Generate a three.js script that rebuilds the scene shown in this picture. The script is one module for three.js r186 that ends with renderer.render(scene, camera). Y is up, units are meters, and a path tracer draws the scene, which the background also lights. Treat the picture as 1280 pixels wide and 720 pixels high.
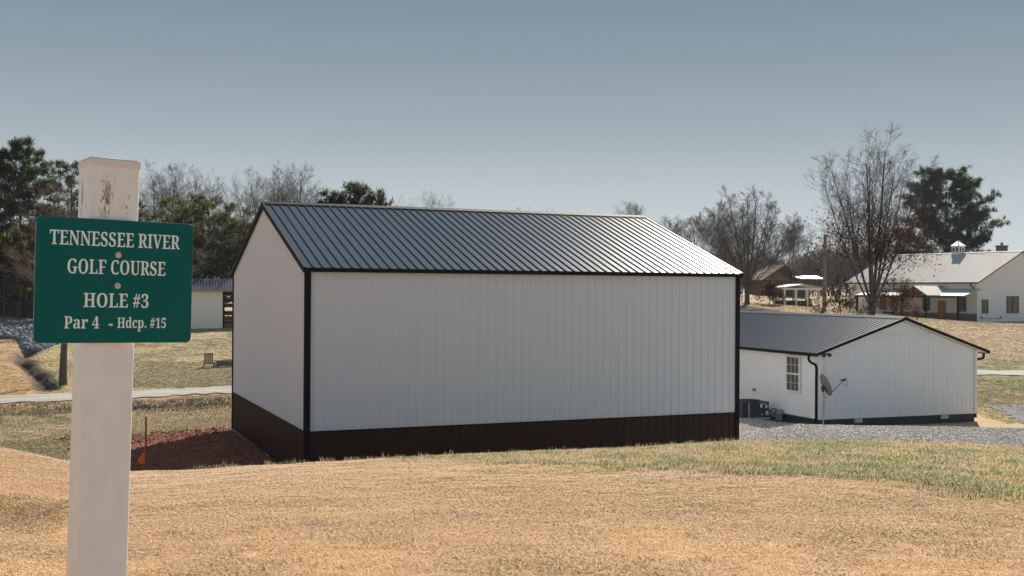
import * as THREE from 'three';
import { RoundedBoxGeometry } from 'three/addons/geometries/RoundedBoxGeometry.js';
import { mergeGeometries } from 'three/addons/utils/BufferGeometryUtils.js';

// ---------------------------------------------------------------- camera, sky, sun, exposure
const F = 1370.87, CAM_H = 4.6105, PITCH = 0.002, ROLL = 0.0063;
const scene = new THREE.Scene();
const camera = new THREE.PerspectiveCamera(2 * Math.atan(360 / F) * 180 / Math.PI, 1280 / 720, 0.1, 3000);
camera.position.set(0, CAM_H, 0);
camera.rotation.set(PITCH, 0, ROLL);

const renderer = new THREE.WebGLRenderer({ antialias: true });
renderer.toneMapping = THREE.LinearToneMapping;
renderer.toneMappingExposure = 1.6;
renderer.shadowMap.enabled = true;

{ // clear winter sky: pale at the horizon, slate blue higher up
  const w = 512, h = 512, data = new Float32Array(w * h * 4);
  const stops = [[-90, .30, .29, .27], [-2, .60, .63, .64], [0, .66, .70, .71], [2.5, .60, .655, .675], [5, .50, .56, .60], [8, .36, .43, .48], [11.5, .265, .34, .405], [15, .21, .28, .36], [25, .205, .28, .37], [45, .20, .285, .385], [90, .19, .275, .375]];
  for (let j = 0; j < h; j++) {
    const el = ((j + .5) / h - .5) * 180;
    let k = 1; while (k < stops.length - 1 && stops[k][0] < el) k++;
    const a = stops[k - 1], b = stops[k], t = Math.min(1, Math.max(0, (el - a[0]) / (b[0] - a[0])));
    for (let i = 0; i < w; i++) {
      const o = (j * w + i) * 4;
      for (let c = 0; c < 3; c++) data[o + c] = (a[c + 1] + (b[c + 1] - a[c + 1]) * t) / 1.6;
      data[o + 3] = 1;
    }
  }
  const sky = new THREE.DataTexture(data, w, h, THREE.RGBAFormat, THREE.FloatType);
  sky.mapping = THREE.EquirectangularReflectionMapping;
  sky.magFilter = THREE.LinearFilter; sky.minFilter = THREE.LinearFilter; sky.needsUpdate = true;
  scene.background = sky; scene.environment = sky;
}
const SUN_AZ = 20 * Math.PI / 180, SUN_EL = 36 * Math.PI / 180;
const sun = new THREE.DirectionalLight(new THREE.Color(1, .92, .80), 5);
sun.target.position.set(0, 0, -40);
sun.position.set(Math.sin(SUN_AZ) * Math.cos(SUN_EL) * 200, Math.sin(SUN_EL) * 200, -40 - Math.cos(SUN_AZ) * Math.cos(SUN_EL) * 200);
sun.castShadow = true;
sun.shadow.mapSize.set(4096, 4096);
Object.assign(sun.shadow.camera, { left: -90, right: 90, top: 90, bottom: -90, near: 1, far: 500 });
scene.add(sun, sun.target);

// ---------------------------------------------------------------- helpers
function rng(seed) { let a = seed >>> 0; return () => { a = (a + 0x6D2B79F5) >>> 0; let t = a; t = Math.imul(t ^ (t >>> 15), t | 1); t ^= t + Math.imul(t ^ (t >>> 7), t | 61); return ((t ^ (t >>> 14)) >>> 0) / 4294967296; }; }
const R0 = rng(7);
const PERM = new Float32Array(65536); for (let i = 0; i < 65536; i++) PERM[i] = R0();
function vnoise(x, y) {
  const xi = Math.floor(x), yi = Math.floor(y); let fx = x - xi, fy = y - yi;
  fx = fx * fx * (3 - 2 * fx); fy = fy * fy * (3 - 2 * fy);
  const g = (a, b) => PERM[((a & 255) | ((b & 255) << 8))];
  const a = g(xi, yi), b = g(xi + 1, yi), c = g(xi, yi + 1), d = g(xi + 1, yi + 1);
  return a + (b - a) * fx + (c - a) * fy + (a - b - c + d) * fx * fy;
}
function fbm(x, y, o = 4) { let s = 0, a = .5, n = 0; for (let i = 0; i < o; i++) { s += a * vnoise(x, y); n += a; a *= .5; x = x * 2.03 + 17.3; y = y * 2.03 + 5.7; } return s / n; }
const clamp = (x, a = 0, b = 1) => Math.min(b, Math.max(a, x));
const smooth = (a, b, x) => { const t = clamp((x - a) / (b - a)); return t * t * (3 - 2 * t); };
const lerp = (a, b, t) => a + (b - a) * t;
const mix3 = (a, b, t) => [lerp(a[0], b[0], t), lerp(a[1], b[1], t), lerp(a[2], b[2], t)];
const xAt = (px, d) => (px - 640) / F * d;                                   // metres to the side of something seen at px, d metres off
const yAt = (px, py, d) => CAM_H - (py - 362.7 - ROLL * (px - 640)) / F * d;   // its height

const used = new Map();
function numbered(name) { const n = used.get(name) || 0; used.set(name, n + 1); return n ? `${name}_${String(n).padStart(3, '0')}` : name; }
function tag(o, label, category, group, kind) {
  if (label) o.userData.label = label; if (category) o.userData.category = category;
  if (group) o.userData.group = group; if (kind) o.userData.kind = kind; return o;
}
function shadow(m) { m.castShadow = true; m.receiveShadow = true; return m; }
function thing(name, label, category, [x, y, z] = [0, 0, 0], turn = 0, group) {
  const o = new THREE.Group(); o.name = numbered(name); o.position.set(x, y, z); o.rotation.y = turn; scene.add(o);
  return tag(o, label, category, group);
}
function part(name, geo, mat, parent, label) { const m = shadow(new THREE.Mesh(geo, mat)); m.name = name; parent.add(m); if (label) m.userData.label = label; return m; }
function single(name, geo, mat, label, category, group, kind) { const m = shadow(new THREE.Mesh(geo, mat)); m.name = numbered(name); scene.add(m); return tag(m, label, category, group, kind); }
function box(w, h, d, x = 0, y = 0, z = 0, r = 0) { const g = r ? new RoundedBoxGeometry(w, h, d, 2, r) : new THREE.BoxGeometry(w, h, d); g.translate(x, y, z); return g.index ? g.toNonIndexed() : g; }
function flat(g) { return g.index ? g.toNonIndexed() : g; }
function merge(list) { return mergeGeometries(list.map((g) => { g = g.index ? g.toNonIndexed() : g; for (const k of Object.keys(g.attributes)) if (!['position', 'normal', 'uv'].includes(k)) g.deleteAttribute(k); return g; })); }
function bar(a, b, r, sides = 6, r2 = r) { // a straight round bar from a to b
  const A = new THREE.Vector3(...a), B = new THREE.Vector3(...b), d = B.clone().sub(A);
  const g = new THREE.CylinderGeometry(r2, r, d.length(), sides); g.translate(0, d.length() / 2, 0);
  g.applyQuaternion(new THREE.Quaternion().setFromUnitVectors(new THREE.Vector3(0, 1, 0), d.normalize())); g.translate(A.x, A.y, A.z); return g.toNonIndexed();
}
function tube(pts, r, seg = 24, sides = 6) { return new THREE.TubeGeometry(new THREE.CatmullRomCurve3(pts.map((p) => new THREE.Vector3(...p))), seg, r, sides).toNonIndexed(); }
class MB { // collects tapered tubes and small faces
  constructor() { this.p = []; this.n = []; this.i = []; this.c = null; }
  tube(pts, rad, sides) {
    const base = this.p.length / 3, n = pts.length;
    for (let k = 0; k < n; k++) {
      const a = pts[Math.max(0, k - 1)], b = pts[Math.min(n - 1, k + 1)];
      let tx = b[0] - a[0], ty = b[1] - a[1], tz = b[2] - a[2]; const l = Math.hypot(tx, ty, tz) || 1; tx /= l; ty /= l; tz /= l;
      let ux, uy, uz; if (Math.abs(ty) < .8) { ux = tz; uy = 0; uz = -tx; } else { ux = 0; uy = -tz; uz = ty; }
      const ul = Math.hypot(ux, uy, uz); ux /= ul; uy /= ul; uz /= ul;
      const vx = ty * uz - tz * uy, vy = tz * ux - tx * uz, vz = tx * uy - ty * ux;
      for (let s = 0; s < sides; s++) {
        const an = s / sides * 2 * Math.PI, c = Math.cos(an), q = Math.sin(an), nx = ux * c + vx * q, ny = uy * c + vy * q, nz = uz * c + vz * q;
        this.p.push(pts[k][0] + nx * rad[k], pts[k][1] + ny * rad[k], pts[k][2] + nz * rad[k]); this.n.push(nx, ny, nz);
      }
    }
    for (let k = 0; k < n - 1; k++) for (let s = 0; s < sides; s++) {
      const a = base + k * sides + s, b = base + k * sides + (s + 1) % sides; this.i.push(a, b, a + sides, b, b + sides, a + sides);
    }
  }
  tri(a, b, c, n, col) { const k = this.p.length / 3; this.p.push(...a, ...b, ...c); this.n.push(...n, ...n, ...n); this.i.push(k, k + 1, k + 2); if (col) { (this.c ||= []).push(...col, ...col, ...col); } }
  geo() {
    const g = new THREE.BufferGeometry(); g.setAttribute('position', new THREE.Float32BufferAttribute(this.p, 3)); g.setAttribute('normal', new THREE.Float32BufferAttribute(this.n, 3));
    if (this.c) g.setAttribute('color', new THREE.Float32BufferAttribute(this.c, 3)); g.setIndex(this.i); return g;
  }
}

// ---------------------------------------------------------------- textures and materials
function tex(size, f, { srgb = false, repeat = 1 } = {}) { // f(u, v) -> value(s) 0..1
  const data = new Uint8Array(size * size * 4);
  for (let j = 0; j < size; j++) for (let i = 0; i < size; i++) {
    const c = f(i / size, j / size), o = (j * size + i) * 4;
    data[o] = clamp(c[0]) * 255; data[o + 1] = clamp(c[1]) * 255; data[o + 2] = clamp(c[2]) * 255; data[o + 3] = 255;
  }
  const t = new THREE.DataTexture(data, size, size); t.wrapS = t.wrapT = THREE.RepeatWrapping; t.magFilter = THREE.LinearFilter; t.minFilter = THREE.LinearMipmapLinearFilter; t.generateMipmaps = true;
  if (srgb) t.colorSpace = THREE.SRGBColorSpace; t.repeat.set(repeat, repeat); t.needsUpdate = true; return t;
}
const wrapN = (u, v, s, sy = s) => { // noise that repeats over 0..1
  const x = u * s, y = v * sy, xi = Math.floor(x), yi = Math.floor(y); let fx = x - xi, fy = y - yi; fx = fx * fx * (3 - 2 * fx); fy = fy * fy * (3 - 2 * fy);
  const g = (a, b) => PERM[(((a % s) * 37 + s) & 255) | ((((b % sy) * 91 + sy) & 255) << 8)];
  const a = g(xi, yi), b = g(xi + 1, yi), c = g(xi, yi + 1), d = g(xi + 1, yi + 1); return a + (b - a) * fx + (c - a) * fy + (a - b - c + d) * fx * fy;
};
const std = (rgb, rough, extra = {}) => new THREE.MeshStandardMaterial({ color: new THREE.Color().setRGB(...rgb), roughness: rough, ...extra });
const phys = (rgb, rough, extra = {}) => new THREE.MeshPhysicalMaterial({ color: new THREE.Color().setRGB(...rgb), roughness: rough, ...extra });
const groundDetail = tex(1024, (u, v) => { const a = .62 + .38 * (.45 * wrapN(u, v, 256) + .3 * wrapN(u, v, 110) + .25 * wrapN(u, v, 31)); return [a, a, a * .985]; });
const groundBump = tex(1024, (u, v) => { const a = .5 * wrapN(u, v, 300) + .3 * wrapN(u, v, 130) + .2 * wrapN(u, v, 24); return [a, a, a]; });
const metalWave = tex(512, (u, v) => { const a = .55 * wrapN(u, v, 9, 3) + .3 * wrapN(u, v, 21, 6) + .15 * wrapN(u, v, 200); return [a, a, a]; });
const barkTex = tex(256, (u, v) => { const a = .55 + .45 * (.5 * wrapN(u, v, 40, 10) + .5 * wrapN(u, v, 90, 40)); return [a, a, a]; });
const M = {
  ground: std([1, 1, 1], 1, { vertexColors: true, map: groundDetail, bumpMap: groundBump, bumpScale: .02 }),
  whiteMetal: std([.70, .715, .75], .45, { bumpMap: metalWave, bumpScale: .0015 }),
  houseMetal: std([.79, .80, .81], .5, { bumpMap: metalWave, bumpScale: .0012 }),
  core: std([.6, .6, .6], .7),
  houseRoof: phys([.080, .092, .115], .33, { specularIntensity: .6, bumpMap: metalWave, bumpScale: .0015 }),
  roof: phys([.058, .078, .106], .28, { specularIntensity: .24, bumpMap: metalWave, bumpScale: .0015 }),
  trim: phys([.010, .009, .012], .65, { specularIntensity: .25 }),
  wainscot: phys([.032, .0115, .0075], .4, { specularIntensity: .5, bumpMap: metalWave, bumpScale: .0012 }),
  baseTrim: std([.36, .33, .29], .7),
  foundation: std([.022, .028, .042], .6),
  vent: std([.52, .52, .50], .6),
  whitePaint: std([.78, .78, .77], .4),
  glass: phys([.07, .068, .066], .08, { specularIntensity: 1 }),
  hvac: std([.030, .038, .05], .5), hvacPale: std([.33, .34, .35], .5), sticker: std([.75, .75, .72], .6), yellowSticker: std([.6, .55, .08], .6),
  steel: std([.42, .43, .44], .45, { metalness: .6 }),
  greyMetal: std([.17, .175, .18], .55),
  darkMetal: std([.03, .03, .033], .5),
  wood: std([.30, .19, .11], .8),
  doorWood: std([.36, .17, .055], .55),
  stone: std([.17, .15, .14], .9),
  farRoof: std([.47, .43, .40], .7),
  bark: std([.13, .11, .095], .95, { map: barkTex }),
  barkPine: std([.10, .075, .06], .95, { map: barkTex }),
  twig: std([.095, .080, .070], .95),
  twigRed: std([.15, .085, .06], .95),
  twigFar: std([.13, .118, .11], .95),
  needle: phys([1, 1, 1], .85, { vertexColors: true, side: THREE.DoubleSide, transmission: .5, thickness: 0 }),
  leaf: phys([1, 1, 1], .9, { vertexColors: true, side: THREE.DoubleSide, transmission: .35, thickness: 0 }),
  orange: std([.92, .19, .05], .6),
};

// ---------------------------------------------------------------- the lie of the land (x to the right, d away from the camera)
const CTRL = [[-20, 25, -.3], [-9, 36, 0], [-5, 26, 0], [6.4, 30.7, 0], [2, 41, 0], [10.7, 38.2, 0], [17.2, 40.6, .05], [20, 33, .05], [-15, 31, -.1], [0, 20, 0], [14, 20, .1], [30, 30, .2], [-30, 30, -.4], [-13, 42, -.45], [-22, 39, -.4],
  [-21, 46, -.2], [-13.2, 51.5, -.2], [5, 57, .1], [28, 63, 0], [46, 68, .2], [-40, 40, -.2], [-31, 70, .45], [-22, 60, .15], [-28, 85, 1.35], [-20, 85, 1.48], [-40, 95, 1.8], [-30, 112, 2.2], [-60, 80, 1.5], [-5, 80, 1.6], [6, 72, 1.2],
  [23, 100, 3.5], [18, 122, 4.0], [32, 145, 4.1], [-2, 120, 3.0], [36, 80, .95], [26, 84, 2.2], [52, 112, 1.7], [46, 52, .2], [47, 111, 1.7], [38, 125, 2.1], [70, 150, 3], [70, 90, 1.6], [-60, 150, 3], [0, 180, 3.6], [80, 220, 3.8], [-90, 220, 3.8], [0, 260, 3.8], [-60, 10, .5], [60, 10, .5], [0, 0, .5], [90, 40, .8], [-90, 50, .5]];
const TPS = (() => { // thin plate through the control heights
  const n = CTRL.length, N = n + 3, A = [], b = [], U = (r2) => r2 < 1e-9 ? 0 : .5 * r2 * Math.log(r2);
  const S = .02;
  for (let i = 0; i < N; i++) { A.push(new Float64Array(N)); b.push(0); }
  for (let i = 0; i < n; i++) { for (let j = 0; j < n; j++) A[i][j] = U(((CTRL[i][0] - CTRL[j][0]) ** 2 + (CTRL[i][1] - CTRL[j][1]) ** 2) * S * S); A[i][i] += .004; A[i][n] = A[n][i] = 1; A[i][n + 1] = A[n + 1][i] = CTRL[i][0] * S; A[i][n + 2] = A[n + 2][i] = CTRL[i][1] * S; b[i] = CTRL[i][2]; }
  for (let k = 0; k < N; k++) {
    let p = k; for (let i = k + 1; i < N; i++) if (Math.abs(A[i][k]) > Math.abs(A[p][k])) p = i; [A[k], A[p]] = [A[p], A[k]]; [b[k], b[p]] = [b[p], b[k]];
    for (let i = k + 1; i < N; i++) { const f = A[i][k] / A[k][k]; if (f) { for (let j = k; j < N; j++) A[i][j] -= f * A[k][j]; b[i] -= f * b[k]; } }
  }
  const w = new Float64Array(N); for (let k = N - 1; k >= 0; k--) { let s = b[k]; for (let j = k + 1; j < N; j++) s -= A[k][j] * w[j]; w[k] = s / A[k][k]; }
  return (x, d) => { let s = w[n] + w[n + 1] * x * S + w[n + 2] * d * S; for (let i = 0; i < n; i++) { const r2 = ((x - CTRL[i][0]) ** 2 + (d - CTRL[i][1]) ** 2) * S * S; if (r2 > 1e-9) s += w[i] * .5 * r2 * Math.log(r2); } return s; };
})();
function field(x, d) { // flattened far out so that the plane never runs away
  const r = Math.hypot(x, d - 60), k = smooth(130, 260, r); return k >= 1 ? 3.8 : lerp(TPS(x, d), 3.8, k);
}
const CREST = [[-16, 2.15], [-8.87, 1.86], [-7.6, 1.64], [-6.5, 1.45], [-5.4, 1.49], [-4.1, 1.59], [-1.94, 1.71], [.83, 1.85], [3.9, 2.03], [6.6, 2.05], [8.87, 1.97], [16, 1.85]];
function crestH(x) { let k = 1; while (k < CREST.length - 1 && CREST[k][0] < x) k++; const a = CREST[k - 1], b = CREST[k], t = clamp((x - a[0]) / (b[0] - a[0])); const s = t * t * (3 - 2 * t); return lerp(a[1], b[1], lerp(t, s, .5)); }
const DITCH = [[-31.2, 71], [-29.6, 66], [-26.2, 60], [-24.3, 56.5], [-22.6, 53.2], [-21.6, 50.8]];
const ROADDITCH = [[-40, 35.5], [-21.2, 43.2], [-14, 46.6], [-10, 48], [2, 52]];
function segDist(P, x, d) { let m = 1e9; for (let i = 1; i < P.length; i++) { const [ax, ay] = P[i - 1], [bx, by] = P[i], vx = bx - ax, vy = by - ay, t = clamp(((x - ax) * vx + (d - ay) * vy) / (vx * vx + vy * vy)); m = Math.min(m, Math.hypot(x - ax - vx * t, d - ay - vy * t)); } return m; }
const ROAD = [[-70, 21], [-40, 37], [-21.5, 46.6], [-13.6, 51.6], [-4, 55], [5, 58], [15, 60.8], [28, 63.0], [46, 66], [90, 70]];
const LEDGE = [[-7.5, 9.9], [-4.9, 9.35], [-4.15, 9.25], [-3.75, 9.05], [-3.45, 8.75], [-3.0, 8.35]];
function ledgeY(x) { let k = 1; while (k < LEDGE.length - 1 && LEDGE[k][0] < x) k++; const a = LEDGE[k - 1], b = LEDGE[k]; return lerp(a[1], b[1], (x - a[0]) / (b[0] - a[0])); }
function height(x, d) {
  const low = field(x, d);
  let h = low;
  if (d < 32) {
    const xe = x * 19 / Math.max(d, 9); // the crest as it lies across the slope
    const hc = crestH(d < 19 ? lerp(x, xe, .6) : x), slope = (3.05 - hc) / 13;
    let hill = hc + (19 - d) * slope; if (d < 6) hill = hc + 13 * slope + (6 - d) * .03;
    const over = d - 19; if (over > -1.2) { const s = over + 1.2; hill = hc + (19 - d) * slope - .05 * s * s * (s < 4 ? 1 : 1); }
    const kx = 1 - smooth(22, 40, Math.abs(x));
    hill = lerp(low, hill, kx);
    h = hill > low ? hill : low; const df = hill - low; if (Math.abs(df) < .5) h = low + (df + .5) ** 2 / 2;  // soft foot
  }
  if (x > 5 && d > 20 && d < 40) h += lerp(.50, .38, clamp((x - 9) / 9)) * smooth(6.6, 9, x) * (1 - smooth(33.6, 36.2, d + (x > 13 ? (x - 13) * .08 : 0))) * smooth(21, 26, d) * (1 - smooth(40, 50, x));
  if (x > 7 && x < 21 && d > 34 && d < 44) h -= .17 * smooth(8, 10, x) * (1 - smooth(18, 20, x)) * smooth(34.5, 36.4, d) * (1 - smooth(41.5, 43.5, d));
  const near = 1 - smooth(14, 40, d);
  // hummocks
  h += (fbm(x * .9 + 3, d * .9 + 8, 3) - .5) * (.05 + .05 * smooth(18, 50, d)) + (vnoise(x * 4.1, d * 4.1) - .5) * .018 + near * (vnoise(x * 11 + 9, d * 11) - .5) * .012;
  if (d < 12 && x < -2.9) { const ly = ledgeY(x) + (vnoise(x * 5, 3) - .5) * .25, q = smooth(-3.0, -3.6, x); const s = d - ly; h += q * .20 * smooth(-.9, -.05, s) * (1 - smooth(-.02, .10, s)) ; h -= q * .05 * smooth(0, .1, s) * (1 - smooth(.1, 1.6, s)); }
  if (x < -15 && d > 40 && d < 80) { const q = segDist(DITCH, x, d) + (vnoise(x * 1.3, d * 1.3) - .5) * .5; if (q < 1.6) h -= .5 * (1 - smooth(.15, .6, q)); }
  if (d > 30 && d < 60 && x < 6) { const q = segDist(ROADDITCH, x, d) + (vnoise(x * .9, d * .9) - .5) * .5; if (q < 1.6) h -= .38 * (1 - smooth(.1, 1.3, q)); }
  return h;
}
const stripS = (x, d) => x * .782 + (d - 16) * .623 + (vnoise(x * .8, d * .8 + 40) - .5) * .9 + (vnoise(x * 3, d * 3) - .5) * .5;
const TAN = [.59, .365, .172], TAN2 = [.49, .295, .142], TAN3 = [.40, .25, .14], OLIVE = [.37, .285, .14], GREEN = [.17, .19, .055], RED = [.25, .085, .045], ORANGE = [.50, .27, .13], SOIL = [.055, .038, .03];
function inDirt(x, d) { // bare red earth beside the left gable
  const bx = x + 4.86, bd = d - 25.96, out = -(bx * .9196 + bd * .3929), along = -bx * .3929 + bd * .9196;
  const e = (fbm(x * .5, d * .5, 3) - .5) * 3.2; return Math.min(smooth(-1, 0, out), 1 - smooth(3.6, 5.2, out + e)) * smooth(-7, -4, along + e) * (1 - smooth(10.6, 12.6, along + e * .5));
}
function groundColor(x, d) {
  const a = fbm(x * .22 + 50, d * .22 + 3, 4), b = fbm(x * 1.3 + 9, d * 1.3 + 20, 4), c = vnoise(x * 9, d * 9), e = fbm(x * .08, d * .08 + 60, 3);
  let col;
  if (d < 25) {
    col = mix3(TAN, TAN2, smooth(.35, .7, b)); col = mix3(col, TAN3, .6 * smooth(.52, .75, a * .5 + c * .25 + b * .3));
    const s = stripS(x, d), k = smooth(-.3, .5, s);
    if (k > 0) { let g = mix3([.40, .29, .15], [.30, .21, .11], smooth(.3, .7, b)); const gr = smooth(.48, .64, b + .22 * (1 - smooth(.3, 2.2, s)) + (x > 3 ? .08 : -.06)); g = mix3(g, GREEN, .35 * gr); col = mix3(col, g, k); }
  } else {
    col = mix3([.50, .37, .20], OLIVE, smooth(.35, .65, a)); col = mix3(col, [.46, .285, .165], .7 * smooth(.55, .75, e + .25 * (b - .5))); col = mix3(col, GREEN, .55 * smooth(.52, .72, b * .7 + a * .3));
    if (x > 15 && d > 44 && d < 75) col = mix3(col, [.20, .25, .06], .9 * smooth(.36, .6, fbm(x * .35, d * .6, 3)) * smooth(44, 49, d) * (1 - smooth(69, 75, d)));
    if (x > 18 && d > 70 && d < 118) col = mix3(col, [.45, .30, .165], .75);
    if (x > 8 && x < 36 && d > 86) col = mix3(col, [.44, .32, .17], .6);
    if (x < -16 && d > 44 && d < 78) { const side = smooth(-2, 1.5, -(x + 21.5) - (d - 50) * .47); col = mix3(col, ORANGE, .75 * side * smooth(.25, .5, a + .1)); }
    if (x > -21 && x < -5 && d > 52 && d < 64) col = mix3(col, [.25, .225, .10], .6);
  }
  if (x > 11 && x < 24 && d > 33 && d < 42) col = mix3(col, [.52, .35, .19], smooth(11.5, 13, x) * .8 * smooth(.3, .5, a * .5 + b * .5));
  const rd = inDirt(x, d); if (rd > 0) col = mix3(col, mix3(RED, [.17, .06, .035], smooth(.4, .65, b)), rd);
  if (x < -15 && d > 40 && d < 80) { const q = segDist(DITCH, x, d) + (vnoise(x * 1.3, d * 1.3) - .5) * .5; col = mix3(col, SOIL, 1 - smooth(.35, .7, q)); }
  if (d > 30 && d < 60 && x < 6) { const q = segDist(ROADDITCH, x, d) + (vnoise(x * .9, d * .9) - .5) * .5; col = mix3(col, [.20, .15, .075], .7 * (1 - smooth(.5, 1.2, q))); if (Math.hypot((x + 15.4) / 1.3, d - 46) < 1) col = SOIL; }
  const v = 1.1 * (.86 + .28 * c); return [clamp(col[0] * v), clamp(col[1] * v), clamp(col[2] * v)];
}
function gridGeo(xs, ds, { lift = 0, color, mask, uv = 2.2 } = {}) {
  const nx = xs.length, nd = ds.length, p = new Float32Array(nx * nd * 3), u = new Float32Array(nx * nd * 2), c = color ? new Float32Array(nx * nd * 3) : null, idx = [];
  for (let j = 0; j < nd; j++) for (let i = 0; i < nx; i++) {
    const k = j * nx + i, x = xs[i], d = ds[j]; p[k * 3] = x; p[k * 3 + 1] = height(x, d) + lift; p[k * 3 + 2] = -d; u[k * 2] = x / uv; u[k * 2 + 1] = d / uv;
    if (c) { const q = color(x, d); c[k * 3] = q[0]; c[k * 3 + 1] = q[1]; c[k * 3 + 2] = q[2]; }
  }
  for (let j = 0; j < nd - 1; j++) for (let i = 0; i < nx - 1; i++) {
    if (mask && !mask((xs[i] + xs[i + 1]) / 2, (ds[j] + ds[j + 1]) / 2)) continue;
    const a = j * nx + i; idx.push(a, a + 1, a + nx, a + 1, a + nx + 1, a + nx);
  }
  const g = new THREE.BufferGeometry(); g.setAttribute('position', new THREE.BufferAttribute(p, 3)); g.setAttribute('uv', new THREE.BufferAttribute(u, 2)); if (c) g.setAttribute('color', new THREE.BufferAttribute(c, 3));
  g.setIndex(idx); g.computeVertexNormals(); return g;
}
const range = (a, b, s) => { const r = []; for (let x = a; x < b + s * .5; x += s) r.push(x); return r; };
{
  const xs = [], ds = []; let x = 0; const half = [];
  while (x < 1200) { half.push(x); x += x < 5 ? .075 : x < 60 ? x * .015 : x * .12; }
  for (let i = half.length - 1; i > 0; i--) xs.push(-half[i]); xs.push(...half);
  let d = -60; while (d < 2000) { ds.push(d); d += d < -5 ? 6 : d < 4 ? .6 : d < 9 ? .055 : d < 110 ? d * .0064 : d < 240 ? d * .02 : d * .15; }
  const g = gridGeo(xs, ds, { color: groundColor });
  tag(single('ground', g, M.ground), 'dry tan winter lawn and fields rolling down to the buildings', 'ground', null, 'structure');
}
function sheet(name, label, cat, x0, x1, d0, d1, step, mask, mat, lift, color) {
  return single(name, gridGeo(range(x0, x1, step), range(d0, d1, step), { lift, mask, color, uv: 1.7 }), mat, label, cat, null, 'structure');
}
const roadMat = std([1, 1, 1], .95, { vertexColors: true, map: groundDetail, bumpMap: groundBump, bumpScale: .01 });
{ // the lane: a ribbon along its course, edges wandering a little
  const cur = new THREE.SplineCurve(ROAD.map(([x, d]) => new THREE.Vector2(x, d))), n = 420, p = [], uv = [], c = [], idx = [], K = 8;
  for (let k = 0; k <= n; k++) {
    const q = cur.getPoint(k / n), t = cur.getTangent(k / n), nx = -t.y, nd = t.x;
    for (let i = 0; i <= K; i++) {
      const o = (i / K * 2 - 1) * (1.25 + (vnoise(k * .35, i < K / 2 ? 3 : 40) - .5) * .45), x = q.x + nx * o, d = q.y + nd * o, v = .33 + .10 * fbm(x * .5, d * .5, 3) + .05 * Math.cos(o * 4.8);
      p.push(x, height(x, d) + .045, -d); uv.push(x / 1.7, d / 1.7); c.push(v * 1.08, v, v * .9);
      if (k < n && i < K) { const a = k * (K + 1) + i; idx.push(a, a + 1, a + K + 1, a + 1, a + K + 2, a + K + 1); }
    }
  }
  const g = new THREE.BufferGeometry(); g.setAttribute('position', new THREE.Float32BufferAttribute(p, 3)); g.setAttribute('uv', new THREE.Float32BufferAttribute(uv, 2)); g.setAttribute('color', new THREE.Float32BufferAttribute(c, 3)); g.setIndex(idx.reverse()); g.computeVertexNormals(); { const nn = g.attributes.normal; if (nn.getY(4) < 0) { g.setIndex(idx.reverse()); g.computeVertexNormals(); } }
  single('road', g, roadMat, 'pale gravel lane crossing behind the big barn', 'road', null, 'structure');
}
const gravelIn = (x, d) => { // drive in front of and beside the low house
  const e = (fbm(x * .45, d * .45, 3) - .5) * 2.4;
  const front = x > 4.5 && d > 25 && d + e * .3 < 38.4 + (x - 10.7) * .33 - smooth(12.5, 15.5, x) * 3.6;
  const side = x > 18.6 + e * .4 + (d - 40) * .14 && d > 38.5 + e * .3 && d < 44.4 + e * .5 + (x - 20) * .02 && x < 46;
  const apron = x > 17.8 && d > 31 && d <= 35.6 + e * .4 && x < 46;
  const yard = x > 4 && x < 10.9 && d > 34 && d < 38.6 + (10.9 - x) * 2.7 && d < 46;
  return front && x < 46 || side || apron || yard;
};
sheet('gravel_drive', 'grey gravel drive in front of the low white house', 'driveway', 4, 46, 24.5, 47, .22, gravelIn, roadMat, .03,
  (x, d) => { const t = .34 + .10 * fbm(x * .7, d * .7, 3) + .10 * (vnoise(x * 12, d * 12) - .5); return [t, t * .955, t * .94]; });

// ---------------------------------------------------------------- ribbed steel buildings
const PITCH9 = .2286;
function ribProfile(w, tall = .019) {
  const n = Math.max(1, Math.round(w / PITCH9)), p = w / n, out = [];
  for (let k = 0; k < n; k++) { const x = k * p; for (const [u, z] of [[0, 0], [.066, 0], [.069, .003], [.079, .003], [.082, 0], [.148, 0], [.150, .003], [.160, .003], [.162, 0], [.176, 0], [.192, tall], [.212, tall], [.228, 0]]) out.push([x + u * p / PITCH9, z]); }
  if (out[out.length - 1][0] < w - .0005) out.push([w, 0]);
  return out;
}
function ribSheet(w, lo, hi, tall) { // lo(x), hi(x): lower and upper edge; ribs stand out along +z
  const pr = ribProfile(w, tall), p = [], n = [], uv = [];
  for (let k = 0; k < pr.length - 1; k++) {
    const [x0, z0] = pr[k], [x1, z1] = pr[k + 1], l = Math.hypot(x1 - x0, z1 - z0); if (l < 1e-6) continue;
    const q = [[x0, lo(x0), z0], [x1, lo(x1), z1], [x1, hi(x1), z1], [x0, hi(x0), z0]], nn = [-(z1 - z0) / l, 0, (x1 - x0) / l];
    for (const i of [0, 1, 2, 0, 2, 3]) { p.push(...q[i]); n.push(...nn); uv.push(q[i][0] / 1.3, q[i][1] / 2.6); }
  }
  const g = new THREE.BufferGeometry(); g.setAttribute('position', new THREE.Float32BufferAttribute(p, 3)); g.setAttribute('normal', new THREE.Float32BufferAttribute(n, 3)); g.setAttribute('uv', new THREE.Float32BufferAttribute(uv, 2)); return g;
}
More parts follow.
